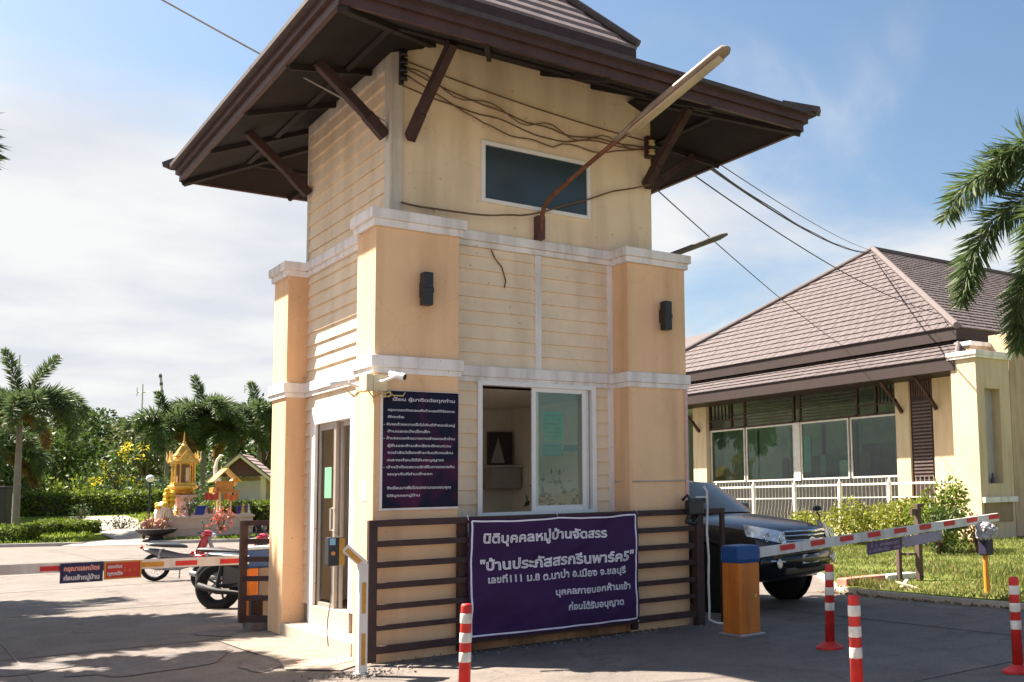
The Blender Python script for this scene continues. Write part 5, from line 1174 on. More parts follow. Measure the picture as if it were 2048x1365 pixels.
def planting():
    # trees behind the garden
    T_ = [(62,-43.74,7.0,3.6,L_DARK,'dark bushy tree at the far left edge behind the tall palm'),(95,-61.0,10.0,4.8,L_MID,'broad mid green tree behind the garden right of the tall palm'),(100,-61.9,10.2,4.8,L_DARK,'dark tree in the distant row behind the garden, second from the tall palm'),(105,-61.6,9.6,4.6,L_MID,'round distant tree in the middle of the garden skyline'),(92,-52.4,9.0,4.2,L_OLIVE,'olive toned distant tree just left of the spire of the golden shrine'),(70,-46.0,6.4,3.4,L_MID,'mid green tree close behind the tall palm crown'),(104,-54.9,10.2,6.0,L_DARK,'wide dark tree mass behind the golden shrine'),(94,-45.8,9.6,5.2,L_DARK,'dark tree behind the row of palms right of the shrine'),(88,-40.3,9.8,4.8,L_MID,'bright green tree beside the left rear pillar of the gatehouse'),(96,-41,10,6,L_DARK,'dark tree mostly hidden behind the gatehouse pillar')]
    for i,(d,l,h,r,m,lab) in enumerate(T_):
        x,y,z = G(d,l); tree(x,y,z-.2,h-z+.2,r,lab,m,'trees behind the garden',size=.42,seed=20+i,per=95,low=.06)
    fx = [(78,-42.9,9.4,2.9,'foxtail palm left of the shrine spire'),(80,-41.2,10.6,3.1,'tallest foxtail palm right of the shrine spire'),(82,-40.1,9.3,3.0,'foxtail palm above the white finial behind the small pavilion'),(84,-38.7,10.6,3.0,'foxtail palm right above the pavilion roof'),(57,-41.2,7.2,3.2,'foxtail palm cut by the left edge of the picture')]
    for i,(d,l,zt,L,lab) in enumerate(fx):
        x,y,z = G(d,l); palm(x,y,z,zt-z-3.0,L*1.25,lab,'palms behind the garden',seed=40+i,nf=15,leaf=.85,tr=.17,spears=1,dry=1,width=.10)
    x,y,z = G(46,-31.9); palm(x,y,z,5.1,3.3,'tall foxtail palm on the left with two upright plumes and a pale trunk','palms behind the garden',seed=61,nf=22,leaf=.62,tr=.13,spears=2,dry=5,width=.075)
    # palms outside the frame on the left whose shade falls on the drive
    palm(-5.2,9.6,0,5.9,2.7,'palm whose frond tips show at the left edge of the sky','palms by the drive',seed=71,nf=26,leaf=.8,spears=1,dry=0,width=.13,extra=[[(0,0,6.6),(.9,-.7,7.2),(1.9,-1.5,7.2),(2.25,-1.8,6.6)]])
    palm(-6.3,13.8,0,5.6,3.2,'palm left of the frame casting thin shadows across the road','palms by the drive',seed=72,nf=15,leaf=.7,spears=1,dry=0,width=.10)
    palm(-4.5,4.7,0,5.0,1.9,'palm left of the frame shading the road near the camera','palms by the drive',seed=73,nf=14,leaf=.5,spears=1,dry=0,width=.12)
    # palm at the right edge
    R2 = np.array([.77,-.63]); px, py, pz = 10.5,-1.6,.08
    def rel(l, z, f=0): return (R2[0]*l-.63*f, R2[1]*l-.77*f, z)
    ex = [[rel(0,6.0),rel(-.45,6.15),rel(-.95,5.95),rel(-1.5,5.6),rel(-1.88,5.0),rel(-2.02,4.35)],[rel(0,6.1),rel(-.5,6.7),rel(-.95,6.85),rel(-1.3,6.6),rel(-1.42,6.15)],[rel(0,5.6),rel(-.5,5.4),rel(-.9,4.9),rel(-1.15,4.3),rel(-1.2,3.6)],[rel(0,5.9,.4),rel(-.6,5.9,.8),rel(-1.1,5.4,1.1),rel(-1.3,4.7,1.2)]]
    palm(px,py,pz,5.3,2.7,'palm at the right edge with drooping fronds across the clubhouse roof','palms by the drive',seed=81,nf=7,leaf=.52,tr=.15,spears=1,dry=0,width=.042,extra=ex)
    # yellow flowering tree and garden shrubs
    x,y,z = G(62,-37.0); t = tree(x,y,z,4.0,1.5,'small tree with yellow blossom left of the golden shrine',L_MID,None,size=.24,seed=90,per=110,low=.25,name='flowering_tree'); rng = np.random.default_rng(9)
    cl = []
    for i in range(13): a = rng.uniform(0,6.28); rr = rng.uniform(.2,1.5); cl.append((rr*math.cos(a),rr*math.sin(a),rng.uniform(1.9,4.2)-.25*rr,.24,.24,.20))
    v,f = leaf_cloud(cl, 420, .16, rng, .5); np_mesh('blossom', v, f, L_YEL, t)
    labs = ['yellow green shrub beside the tall palm trunk','light green shrub behind the round ball bush','tall bright shrub left of the yellow flowering tree','low light green shrub in front of the flowering tree','green shrub behind the black lamp post','shrub behind the dark cabinet at the left edge','dark green shrub mass under the garden trees','blue green shrub between lamp post and shrine','green shrub between the shrine and the small pavilion']
    S_ = [(60,-40.6,1.2,2.2,L_MID),(68,-44.0,1.8,1.9,L_LIGHT),(77,-47.4,2.4,3.0,L_MID),(66,-40.6,1.5,1.5,L_LIGHT),(68,-38.6,1.9,2.2,L_MID),(56,-39.8,1.2,1.9,L_OLIVE),(82,-53,3.4,3.6,L_DARK),(62,-35.2,1.5,2.2,L_BLUE),(60,-31.6,1.6,1.9,L_MID)]
    for i,(d,l,r,h,m) in enumerate(S_): x,y,z = G(d,l); bush((x,y,z),r,h,labs[i],m,100+i,.26,100,'garden shrubs')
    x,y,z = G(58,-35.9); hedge((x,y,z),7.4,1.2,1.1,VROT,'long clipped hedge with a shaded face across the far garden',L_HEDGE,5200,.2,111)
    x,y,z = G(53.5,-33.8); bush((x,y,z),.5,.95,'round clipped ball bush in front of the long far hedge',L_DARK,112,.10,420,'clipped hedges',12,'ball_bush')
    x,y,z = G(48,-30.8); hedge((x,y,z),2.3,.9,.5,VROT,'low clipped hedge left of the garden path',L_HEDGE,2400,.13,113)
    x,y,z = G(46.5,-33.0); hedge((x,y,z),1.9,.9,.4,VROT,'dark low hedge between palm trunk and path',L_MID,1500,.12,117)
    x,y,z = G(43.4,-30.8); hedge((x,y,z),2.6,1.1,.66,VROT,'clipped box hedge at the kerb in the lower left corner of the garden',L_HEDGE,3200,.12,114)
    x,y,z = G(46.0,-21.2); hedge((x,y,z+.35),4.4,1.0,.95,VROT,'leafy hedge in a dark planter right of the shrine platform',L_HEDGE,4600,.15,115)
    b = MB(); b.bbox((-2.3,-.6,-.2),(2.3,.6,.45), .03); o = b.build('planter', M('dark_planter', (.06,.045,.04), .8, .2, 4), None, local=True); o.location = (x,y,z); o.rotation_euler.z = VROT; tag(o,'long dark planter box under the leafy hedge','planter')
    x,y,z = G(49,-29.0); bush((x,y,z),.75,.6,'low dark bush at the bend of the garden path',L_DARK,116,.12,260,'garden shrubs')
    # planting by the clubhouse
    hl = ['variegated hedge section under the left of the steel post','variegated hedge section behind the steel post top','variegated hedge section nearest the parked car']
    for i,(x,y,r,h) in enumerate(((16.3,9.2,.95,1.15),(16.5,7.5,.95,1.2),(16.0,10.8,.8,.85))): bush((x,y,.08),r,h,hl[i],leaf_mat('leaf_variegated', (.22,.235,.03), .45, 3.0),120+i,.105,1500,'hedge before the clubhouse',9,'hedge_shrub')
    bush((15.2,5.45,.08),.80,1.75,'tall bright green shrub against the clubhouse corner pillar',L_LIGHT,130,.12,1200,'shrubs at the clubhouse pillar'); bush((14.3,4.8,.08),.55,1.15,'dark green shrub in front of the bright one by the corner pillar',L_MID,131,.11,1300,'shrubs at the clubhouse pillar'); bush((14.9,4.2,.08),.35,.85,'dry brownish shrub at the foot of the clubhouse pillar',L_DRY,132,.10,900,'shrubs at the clubhouse pillar')
    bush((11.5,6.6,.08),.45,.45,'small yellow green plant on the lawn beside the car',L_LIGHT,133,.09,1200,'shrubs at the clubhouse pillar')
    x_,y_ = 17.5,6.2
    t = thing('plant_pot', (18.2,7.6,.08), 'terracotta pot behind the fence shrubs', 'pot'); b = MB(); b.lathe([(.28,0),(.42,.5),(.45,.85),(.48,.95),(.40,.95)], (18.2,7.9,.08), 18); b.build('pot_body', M('terracotta', (.45,.20,.10), .8, .2, 5), t, smooth=True)
planting()
def grass():
    rng = np.random.default_rng(77)
    edge = [(7.68,-40),(7.66,-8),(7.64,-3),(7.60,-1),(7.64,.4),(7.74,1.15),(8.1,1.75),(9.0,2.9),(11.5,6.2),(14.2,9.6),(16.2,13)]
    ey = np.array([e[1] for e in edge]); ex = np.array([e[0] for e in edge])
    n = 150000; x = 7.6+rng.random(n)**1.5*13; y = rng.uniform(-8,10.5,n); keep = (x > np.interp(y,ey,ex)+.08)&(x < 19.9); x = x[keep]; y = y[keep]
    dens = np.array([mnoise.noise(Vector((a*.8,b*.8,2))) for a,b in zip(x,y)]); k2 = rng.random(len(x)) < .55+.6*dens; x = x[k2]; y = y[k2]; dens = dens[k2]; n = len(x)
    h = (.075+.07*np.clip(dens,-.3,1))*rng.uniform(.5,1.5,n)*np.where((y < .5)&(x > 9), 1.9, 1)*np.where((x < 8.0), 1.35, 1)
    c = np.stack([x,y,np.full(n,.08)],1); d = np.stack([rng.normal(size=n)*.45,rng.normal(size=n)*.45,np.ones(n)],1); d /= np.linalg.norm(d,axis=1)[:,None]
    dry = rng.random(n) < np.where(x < 8.9, .62, .36)
    for nm,mk,m in (('lawn_grass',~dry,leaf_mat('grass_blade', (.11,.155,.025), .4, 1.5)),('dry_grass',dry,leaf_mat('dry_grass_blade', (.24,.205,.07), .3, 2))):
        v,f = quads(c[mk], d[mk], .016, h[mk], rng); tag(np_mesh(nm, v, f, m), kind='stuff')
    n = 26000; d_ = rng.uniform(42.2,62,n); l = rng.uniform(-36,-17,n); keep = ~((d_ < 57)&(np.abs(l-np.interp(d_,[42,44,46.5,52,56],[-25,-25,-27,-31,-34.5])) < 1.7)); d_ = d_[keep]; l = l[keep]
    P = np.array([(*lay(a,b),0) for a,b in zip(d_,l)]); P[:,2] = [gz(p[0],p[1]) for p in P]; n = len(P)
    d = np.stack([rng.normal(size=n)*.5,rng.normal(size=n)*.5,np.ones(n)],1); d /= np.linalg.norm(d,axis=1)[:,None]
    v,f = quads(P, d, .05, rng.uniform(.08,.22,n), rng); tag(np_mesh('garden_grass', v, f, leaf_mat('garden_blade', (.17,.23,.025), .35, .7)), kind='stuff')
    # leaf litter along the kerb
    n = 900; y = rng.uniform(-6,1.5,n); x = 7.45+np.abs(rng.normal(size=n))*.16; c = np.stack([x,y,np.where(x > 7.72,.10,.02)],1); d = rng.normal(size=(n,3)); d[:,2] *= .2; d /= np.linalg.norm(d,axis=1)[:,None]
    v,f = quads(c, d, .03, rng.uniform(.03,.07,n), rng); tag(np_mesh('leaf_litter', v, f, L_DRY), kind='stuff')
    n = 520; a = rng.random(n); x = np.where(a < .5, rng.normal(-.25,.22,n), rng.uniform(0,3.8,n)); y = np.where(a < .5, rng.normal(-.62,.12,n), rng.normal(-.22,.10,n)); c = np.stack([x,y,np.full(n,.018)],1); d = rng.normal(size=(n,3)); d[:,2] *= .3; d /= np.linalg.norm(d,axis=1)[:,None]
    v,f = quads(c, d, .02, rng.uniform(.015,.045,n), rng); tag(np_mesh('gravel_debris', v, f, M('debris', (.20,.17,.145), .9, .5, 30)), kind='stuff')
grass()
# ---------------------------------------------------------------- garden shrine and its surroundings
def garden_things():
    gold = M('shrine_gold', (.62,.37,.07), .4, .35, 9, .3, 25, .5, metal=.3); pale = M('shrine_cream', (.74,.56,.32), .6, .12, 4); pink = M('pale_pink_plaster', (.66,.47,.40), .8, .1, 4)
    d0, l0 = 43.0, -23.83; x0,y0 = lay(d0,l0); zg = gz(x0,y0)
    t = thing('shrine_platform', (x0,y0,zg), 'pinkish stepped platform carrying the golden shrine', 'platform')
    b = MB(); b.bbox((0,0,-.15),(3.55,1.7,.98), .03); b.bbox((-.06,-.06,.84),(3.61,1.76,.93), .02); b.bbox((-.08,-.08,-.15),(3.63,1.78,.14), .02); b.bbox((-.03,-.03,.40),(3.58,1.73,.47), .01); b.build('platform_body', pink, t, local=True)
    zp = zg+.98
    # golden spirit house
    cx,cy = x0+.95,y0+.85; s = thing('spirit_house', (cx,cy,zp-.01), 'golden spired spirit house on the pink platform', 'spirit house')
    s.scale = (.74,.74,.85)
    b = MB()
    for (w,z0,z1) in ((.62,0,.14),(.50,.14,.28),(.36,.28,.78),(.46,.78,.90),(.60,.90,1.02)): b.bbox((-w,-w,z0),(w,w,z1), .02)
    b.build('pedestal', M('pedestal_rose', (.62,.40,.34), .6, .3, 7), s, local=True)
    b = MB(); b.lathe([(.40,1.02),(.70,1.14),(.52,1.22),(.80,1.36),(.80,1.46),(.72,1.50)], (0,0,0), 8); b.build('lotus_table', gold, s, local=True)
    b = MB(); b.bbox((-.58,-.58,1.50),(.58,.58,1.62), .01)
    for ax in (-.50,-.25,.25,.50):
        for ay in (-.50,.50): b.lathe([(.05,1.62),(.04,1.7),(.04,2.45),(.06,2.55)], (ax,ay,0), 8)
    for ay in (-.25,.25):
        for ax in (-.5,.5): b.lathe([(.05,1.62),(.04,1.7),(.04,2.45),(.06,2.55)], (ax,ay,0), 8)
    b.bbox((-.60,-.60,2.55),(.60,.60,2.66), .01); b.build('hall', gold, s, local=True)
    b = MB(); b.box((-.36,-.36,1.62),(.36,.36,2.5)); b.build('inner_chamber', M('chamber_brown', (.20,.105,.05), .7, .4, 9), s, local=True)
    b = MB(); b.bbox((.05,-.38,1.66),(.30,-.36,2.36), .01); b.build('pale_panel', pale, s, local=True)
    b = MB()
    tiers = [(.72,2.66,.40,2.98),(.52,2.94,.27,3.22),(.34,3.18,.16,3.44)]
    for (w0,z0,w1,z1) in tiers: b.loft([[(-w0,-w0,z0),(w0,-w0,z0),(w0,w0,z0),(-w0,w0,z0)],[(-w1,-w1,z1),(w1,-w1,z1),(w1,w1,z1),(-w1,w1,z1)]])
    b.lathe([(.15,3.42),(.17,3.5),(.10,3.56),(.085,3.66),(.05,3.72),(.035,3.9),(.012,4.15),(.002,4.22)], (0,0,0), 10); rf = b.build('tiered_roof', gold, s, local=True)
    for a in range(4):
        c_,s_ = math.cos(a*math.pi/2),math.sin(a*math.pi/2)
        g = MB(); g.add([(c_*.74-s_*.42,s_*.74+c_*.42,2.64),(c_*.74+s_*.42,s_*.74-c_*.42,2.64),(c_*.70,s_*.70,3.14)],[(0,1,2)]); g.add([(c_*.66-s_*.42,s_*.66+c_*.42,2.64),(c_*.66+s_*.42,s_*.66-c_*.42,2.64),(c_*.62,s_*.62,3.14)],[(0,2,1)]); g.tube([(c_*.72-s_*.46,s_*.72+c_*.46,2.62),(c_*.72,s_*.72,3.20),(c_*.72+s_*.46,s_*.72-c_*.46,2.62)], .035, 6); g.build('gable', gold, rf, local=True)
    for sx in (-1,1):
        for sy in (-1,1): g = MB(); g.tube([(sx*.66,sy*.66,2.62),(sx*.74,sy*.74,2.82),(sx*.72,sy*.72,3.02),(sx*.76,sy*.76,3.18)], [.05,.04,.025,.008], 6); g.build('corner_finial', pale, rf, local=True)
    # orange spirit house on posts
    cx2,cy2 = x0+2.55,y0+.75; s = thing('spirit_house', (cx2,cy2,zp), 'smaller orange wooden spirit house on thin posts beside the golden one', 'spirit house'); og = M('spirit_orange', (.62,.24,.04), .5, .2, 6)
    b = MB()
    for sx in (-.22,.22):
        for sy in (-.22,.22): b.tube([(sx,sy,0),(sx,sy,.92)], .035, 8)
    b.build('post', pale, s, local=True)
    b = MB(); b.bbox((-.52,-.45,.92),(.52,.45,1.0), .01); b.bbox((-.30,-.28,1.0),(.30,.28,1.42), .01); b.bbox((-.5,-.43,1.0),(-.46,.43,1.14), .005); b.build('hall', og, s, local=True)
    b = MB(); b.slab([(-.55,-.5,1.36),(-.55,.5,1.36),(0,.5,1.92),(0,-.5,1.92)], .04); b.slab([(.55,.5,1.36),(.55,-.5,1.36),(0,-.5,1.92),(0,.5,1.92)], .04); b.tube([(0,-.55,1.94),(0,-.62,2.08)], [.03,.008], 6); b.tube([(0,.55,1.94),(0,.62,2.08)], [.03,.008], 6); b.build('gable_roof', gold, s, local=True)
    # cloths, garlands, bowls, figures
    def blobthing(name, loc, parts, label, cat, group=None):
        s = thing(name, loc, label, cat, group)
        for (pn,m,fn) in parts: b = MB(); fn(b); b.build(pn, m, s, local=True)
        return s
    clr = lambda n,c: M(n, c, .7, .2, 6)
    b = MB(); pts = []
    for i in range(9): pts.append((.55*(i/8)-.3, .05*math.sin(i*1.9), .55+.05*math.sin(i)))
    vs = pts+[(p[0],p[1]+.03,p[2]-.28-.04*math.sin(k)) for k,p in enumerate(pts)]; b.add(vs,[(i,i+1,i+10,i+9) for i in range(8)]); o = b.build('red_cloth', clr('cloth_red',(.55,.08,.05)), None, local=True, fix=False); o.location = (x0+1.95,y0+.15,zp+.35); tag(o,'red cloth hung between both spirit houses','cloth')
    b = MB(); vs = [(p[0]*1.05,p[1]-.05,p[2]) for p in pts]; vs += [(p[0],p[1]+.02,p[2]-.26) for p in vs]; b.add(vs,[(i,i+1,i+10,i+9) for i in range(8)]); o = b.build('orange_cloth', clr('cloth_orange',(.66,.17,.05)), None, local=True, fix=False); o.location = (x0+2.7,y0+.1,zp+.30); tag(o,'orange cloth draped in front of the small spirit house','cloth')
    for i,(dx,dy,w,h,c,lab) in enumerate(((1.35,.12,.42,.34,(.03,.05,.30),'blue offering box on the platform edge before the golden shrine'),(2.95,.12,.40,.30,(.05,.04,.22),'dark blue offering crate below the orange cloth'))):
        blobthing('offering_box', (x0+dx,y0+dy,zp), [('box_shell',clr('box_blue%s'%'ab'[i],c),lambda b,w=w,h=h: b.bbox((0,0,0),(w,.3,h),.02)),('lid',clr('box_lid%s'%'ab'[i],(c[0]*2,c[1]*2,c[2]*1.3)),lambda b,w=w,h=h: b.bbox((-.02,-.02,h),(w+.02,.32,h+.04),.01))], lab, 'box', 'offering boxes')
    blobthing('garland_stand', (x0+.10,y0+.2,zp-.4), [('garland',clr('garland_white',(.72,.62,.46)),lambda b: b.loft([[(r*math.cos(a),r*math.sin(a),z) for a in np.linspace(0,2*math.pi,11)[:-1]] for (r,z) in ((.42,-.3),(.40,.1),(.34,.5),(.24,.85),(.08,1.0))])),('marigold',clr('marigold',(.66,.42,.03)),lambda b: [b.ell((.25*math.cos(a),.25*math.sin(a)-.1,.82+.06*math.sin(3*a)),.12,.12,.10,8,6) for a in (0,1.2,2.4,3.6,4.8)])], 'heap of white and yellow garlands at the left of the platform', 'garlands')
    blobthing('garland_stand', (x0+.30,y0+.1,zp+.55), [('marigold',MATS['marigold'],lambda b: [b.ell((.14*math.cos(a),.14*math.sin(a),.1*math.sin(2*a)+.2*k),.11,.11,.10,8,6) for k in range(3) for a in (0,1.3,2.6,3.9,5.2)])], 'yellow flowers at the left foot of the golden spirit house', 'garlands')
    bx,by = lay(42.55,-23.75)
    blobthing('planter_bowl', (bx,by,zg), [('bowl',clr('bowl_black',(.03,.022,.025)),lambda b: b.lathe([(.25,0),(.30,.05),(.22,.18),(.62,.30),(.78,.46),(.72,.48),(.55,.40)],(0,0,0),20)),('flower',clr('flower_rose',(.50,.24,.18)),lambda b: [b.ell((.5*math.cos(a*1.7)*(a%3+1)/3,.4*math.sin(a*1.7)*(a%3+1)/3,.55+.07*(a%5)),.10,.10,.12,8,6) for a in range(14)]),('stem_cluster',clr('flower_stem',(.25,.17,.08)),lambda b: [b.tube([(.3*math.cos(a),.3*math.sin(a),.4),(.45*math.cos(a+.3),.4*math.sin(a+.3),1.0+.1*(a%3))],.03,5) for a in range(7)])], 'black footed bowl of pink flowers on the grass before the platform', 'planter')
    rx,ry = lay(42.5,-21.1); bush((rx,ry,zg+.3),.55,1.0,'red leaved ornamental plant at the right end of the platform',leaf_mat('leaf_red', (.42,.09,.06), .3, 3),140,.13,380,'plants at the shrine'); rx,ry = lay(43.2,-22.75); bush((rx,ry,zp),.35,.9,'dark green potted plant between both spirit houses',L_BLUE,141,.12,380,'plants at the shrine')
    rx,ry = lay(42.9,-24.45); bush((rx,ry,zg),.40,1.1,'yellow green plant at the left end of the platform',L_LIGHT,142,.12,380,'plants at the shrine')
    fx,fy = lay(46.6,-23.4)
    blobthing('white_finial', (fx,fy,gz(fx,fy)), [('pole_base',pale,lambda b: b.lathe([(.16,0),(.12,.3),(.12,1.9),(.18,2.0)],(0,0,0),10)),('curved_neck',clr('finial_white',(.80,.78,.74)),lambda b: b.tube([(.30,-.25,2.1),(.12,-.10,2.15),(.0,0,2.45),(-.04,.03,2.9),(.02,-.02,3.25),(.14,-.12,3.45),(.24,-.2,3.42)],[.10,.14,.11,.075,.055,.05,.02],10))], 'white swan necked ornament rising behind the orange spirit house', 'ornament')
    rngf = random.Random(4); fig_l = ['white','pink','gold','brown']
    fcol = [(.74,.70,.64),(.62,.34,.33),(.62,.40,.08),(.22,.11,.06)]
    for k in range(10):
        dx = (.18,.42,.62,1.85,2.05,2.28,3.15,3.27,3.4,1.72)[k]; ci = k % 4; hh = rngf.uniform(.26,.42)
        nm = ('first from the left on the ledge','left of the blue box','just beside the blue offering box','right of the blue box','below the red cloth','left leg of the orange house','right of the dark blue crate','near the red leaved plant','rightmost on the platform ledge','between blue box and red cloth')[k]
        blobthing('figurine', (x0+dx,y0+.12+.03*(k%3),zp), [('figure_body',M('figure_'+fig_l[ci], fcol[ci], .6, .2, 9),lambda b,hh=hh: b.lathe([(.075,0),(.085,hh*.2),(.05,hh*.5),(.07,hh*.62),(.03,hh*.74),(.045,hh*.84),(.03,hh*.95),(.008,hh*1.12)],(0,0,0),10)),('figure_base',pale,lambda b: b.lathe([(.10,-.005),(.10,.03),(.08,.035)],(0,0,0),10))], 'small %s figurine on the shrine platform, %s' % (fig_l[ci], nm), 'figurine', 'figurines on the shrine platform')
    # small pavilion
    hx,hy = lay(60,-28.7); hz = gz(hx,hy)-.1; s = thing('pavilion', (hx,hy,hz), 'small cream pavilion with a pink tiled gable roof behind the hedge', 'pavilion', rz=VROT+.25)
    for px_ in (-1.3,1.05): b = MB(); b.bbox((px_,0,-.2),(px_+.25,.25,2.0), .01); b.build('column', M('pavilion_cream', (.66,.57,.38), .8, .08, 3), s, local=True)
    b = MB(); b.bbox((-1.3,2.6,-.2),(1.3,2.75,2.0), .01); b.bbox((-1.3,.25,-.2),(-1.15,2.6,2.0),.01); b.build('wall', M('pavilion_cream', (.66,.57,.38), .8, .08, 3), s, local=True)
    b = MB(); b.bbox((-.85,1.2,.1),(.85,1.3,1.75), .01); b.build('roller_door', M('pavilion_door', (.66,.62,.55), .7, .05, 6), s, local=True)
    b = MB(); b.add([(-1.3,.1,2.0),(1.3,.1,2.0),(0,.1,3.1)],[(0,1,2)]); b.build('gable_panel', M('gable_maroon', (.10,.045,.045), .7, .2, 5), s, local=True, fix=False)
    b = MB(); tile_roof(b, [(-1.75,-.35,1.75),(-1.75,3.0,1.75),(0,3.0,3.25),(0,-.35,3.25)], (0,1,0)); tile_roof(b, [(1.75,3.0,1.75),(1.75,-.35,1.75),(0,-.35,3.25),(0,3.0,3.25)], (0,1,0)); b.slab([(-1.75,-.35,1.75),(0,-.35,3.25),(0,3.0,3.25),(-1.75,3.0,1.75)],.08); b.slab([(1.75,-.35,1.75),(1.75,3.0,1.75),(0,3.0,3.25),(0,-.35,3.25)],.08); rf = b.build('roof', M('pink_roof_tile', (.42,.30,.29), .75, .15, 4), s, local=True, fix=False)
    b = MB(); b.beam((-1.75,-.40,1.70),(0,-.40,3.20),.05,.2); b.beam((1.75,-.40,1.70),(0,-.40,3.20),.05,.2); b.build('barge_board', MATS['pavilion_cream'], rf, local=True)
    b = MB(); b.beam((-1.78,-.44,1.80),(0,-.44,3.30),.05,.07); b.beam((1.78,-.44,1.80),(0,-.44,3.30),.05,.07); b.build('verge_tile', tile_dark, rf, local=True)
    # lamp posts
    for (d,l,h,m,gm,lab) in ((48,-27.15,2.45,black,clr('globe_white',(.80,.79,.75)),'black garden lamp post with a white globe left of the shrine'),(46,-22.35,2.3,brown,clr('globe_cream',(.74,.62,.38)),'brown garden lamp post with a cream globe before the pavilion')):
        x,y = lay(d,l); z = gz(x,y); s = thing('garden_lamp', (x,y,z), lab, 'lamp post', 'garden globe lamps'); b = MB(); b.lathe([(.10,0),(.10,.2),(.05,.28),(.045,h-.35),(.08,h-.28),(.05,h-.2)],(0,0,0),10); b.build('pole', m, s, local=True); b = MB(); b.ell((0,0,h-.05),.17,.17,.17,14,10); b.build('globe', gm, s, local=True, smooth=True)
    # cabinet at left edge
    x,y = lay(49,-34.7); z = gz(x,y); s = thing('utility_cabinet', (x,y,z), 'large dark cabinet at the left edge beside the tall palm', 'cabinet', rz=VROT); dkc = M('dark_cabinet', (.018,.02,.022), .6, .2, 3)
    b = MB(); b.bbox((-.9,-.5,-.1),(.55,.5,2.05), .03); b.build('cabinet_body', dkc, s, local=True); b = MB(); b.bbox((-.95,-.55,2.05),(.6,.55,2.13), .02); b.build('cabinet_roof', dkc, s, local=True)
    # masts
    for i,(d,l,zt,lab) in enumerate(((150,-104.5,23.6,'thin mast far away above the tall palm'),(170,-97.9,21.2,'thin antenna mast with side rods on the skyline'),(160,-86.9,21.6,'leaning lattice crane mast behind the palms'),(150,-70.6,19.0,'thin mast behind the palms nearest the gatehouse'))):
        x,y,z = G(d,l); s = thing('antenna_mast', (x,y,z), lab, 'mast', 'masts on the skyline'); gm = M('mast_grey', (.42,.43,.45), .5, .1, 1)
        b = MB()
        if i == 2:
            q = Vector((-.77,.63,0))*2.6; b.beam((0,0,0),(q.x,q.y,zt-z),.35,.35)
            b.build('mast_pole', gm, s, local=True); b = MB(); 
            for k in range(8): p = q*(.55+.06*k); b.beam((p.x,p.y,(zt-z)*(.55+.06*k)),(p.x*1.02,p.y*1.02,(zt-z)*(.57+.06*k)),.42,.42)
            b.build('red_section', M('mast_dark', (.10,.10,.11), .6), s, local=True)
        else:
            b.tube([(0,0,0),(0,0,zt-z)], [.22,.10], 6); b.build('mast_pole', gm, s, local=True); b = MB(); b.tube([(-.9,.7,(zt-z)*.93),(.9,-.7,(zt-z)*.93)], .08, 5); b.tube([(-.7,.55,(zt-z)*.97),(-.7,.55,(zt-z)*.9)], .06, 5); b.build('antenna_rod', gm, s, local=True)
    # houses beyond the clubhouse
    s = thing('house', (45,32,0), 'cream house behind the left slope of the clubhouse roof', 'house'); b = MB(); b.box((40,42,0),(48,62,10.8)); b.build('wall', MATS['clubhouse_plaster'], s); b = MB(); b.slab([(39.2,41,10.6),(39.2,63,10.6),(44,63,13.4),(44,41,13.4)],.15); b.slab([(49,63,10.6),(49,41,10.6),(44,41,13.4),(44,63,13.4)],.15); b.build('roof', tile_m, s)
    s = thing('house', (45,12,0), 'pale flat topped house behind the clubhouse at the right edge', 'house'); b = MB(); b.box((42,-4,0),(54,14.5,12.6)); b.build('wall', M('pale_house_wall', (.55,.46,.38), .85, .08, 1), s); b = MB(); b.bbox((41.6,-4.4,12.6),(54.4,14.9,13.2), .03); b.build('roof_edge', white, s)
    for (k,yy) in enumerate((0,5,10)): b = MB(); b.box((41.96,yy,9.2),(42.02,yy+1.6,11)); b.build('window', MATS['dark_window_glass'], s)
garden_things()
# ---------------------------------------------------------------- wires
def wires():
    def wire(p, q, sag, r, label, m=cable_m, twist=False):
        p = Vector(p); q = Vector(q); pts = []
        for k in range(33): f = k/32; c = p.lerp(q,f); c.z -= 4*sag*f*(1-f); pts.append(c)
        b = MB(); b.tube(pts, r, 5)
        if twist: b.tube([c+V(0,.012*math.sin(k*.9),.03+.008*math.cos(k*.9)) for k,c in enumerate(pts)], r*.7, 5)
        tag(b.build('overhead_wire', m), label, 'wire', 'overhead wires')
    W0 = [((3.66,.36,5.50),(21.4,14.5,6.4),.12,.009,'lowest wire from the tower corner down across the clubhouse roof',False),((4.76,1.0,6.03),(21.6,10.4,6.95),.30,.011,'lower wire of the bundle passing over the clubhouse roof',False),((4.76,.67,6.06),(26.5,17.9,11.0),.30,.016,'thick twisted cable bundle from the tower eave to the clubhouse ridge',True),((4.76,.49,6.08),(26.7,18.1,11.2),.15,.008,'uppermost thin wire of the bundle on the right',False)]
    for a in W0: wire(*a[:4], a[4], twist=a[5])
    wire((.20,.34,5.60),(-7.5,6.2,11.6),.15,.011,'single pale wire running up left from the front eave bracket', m=M('pale_wire', (.30,.27,.24), .6))
wires()
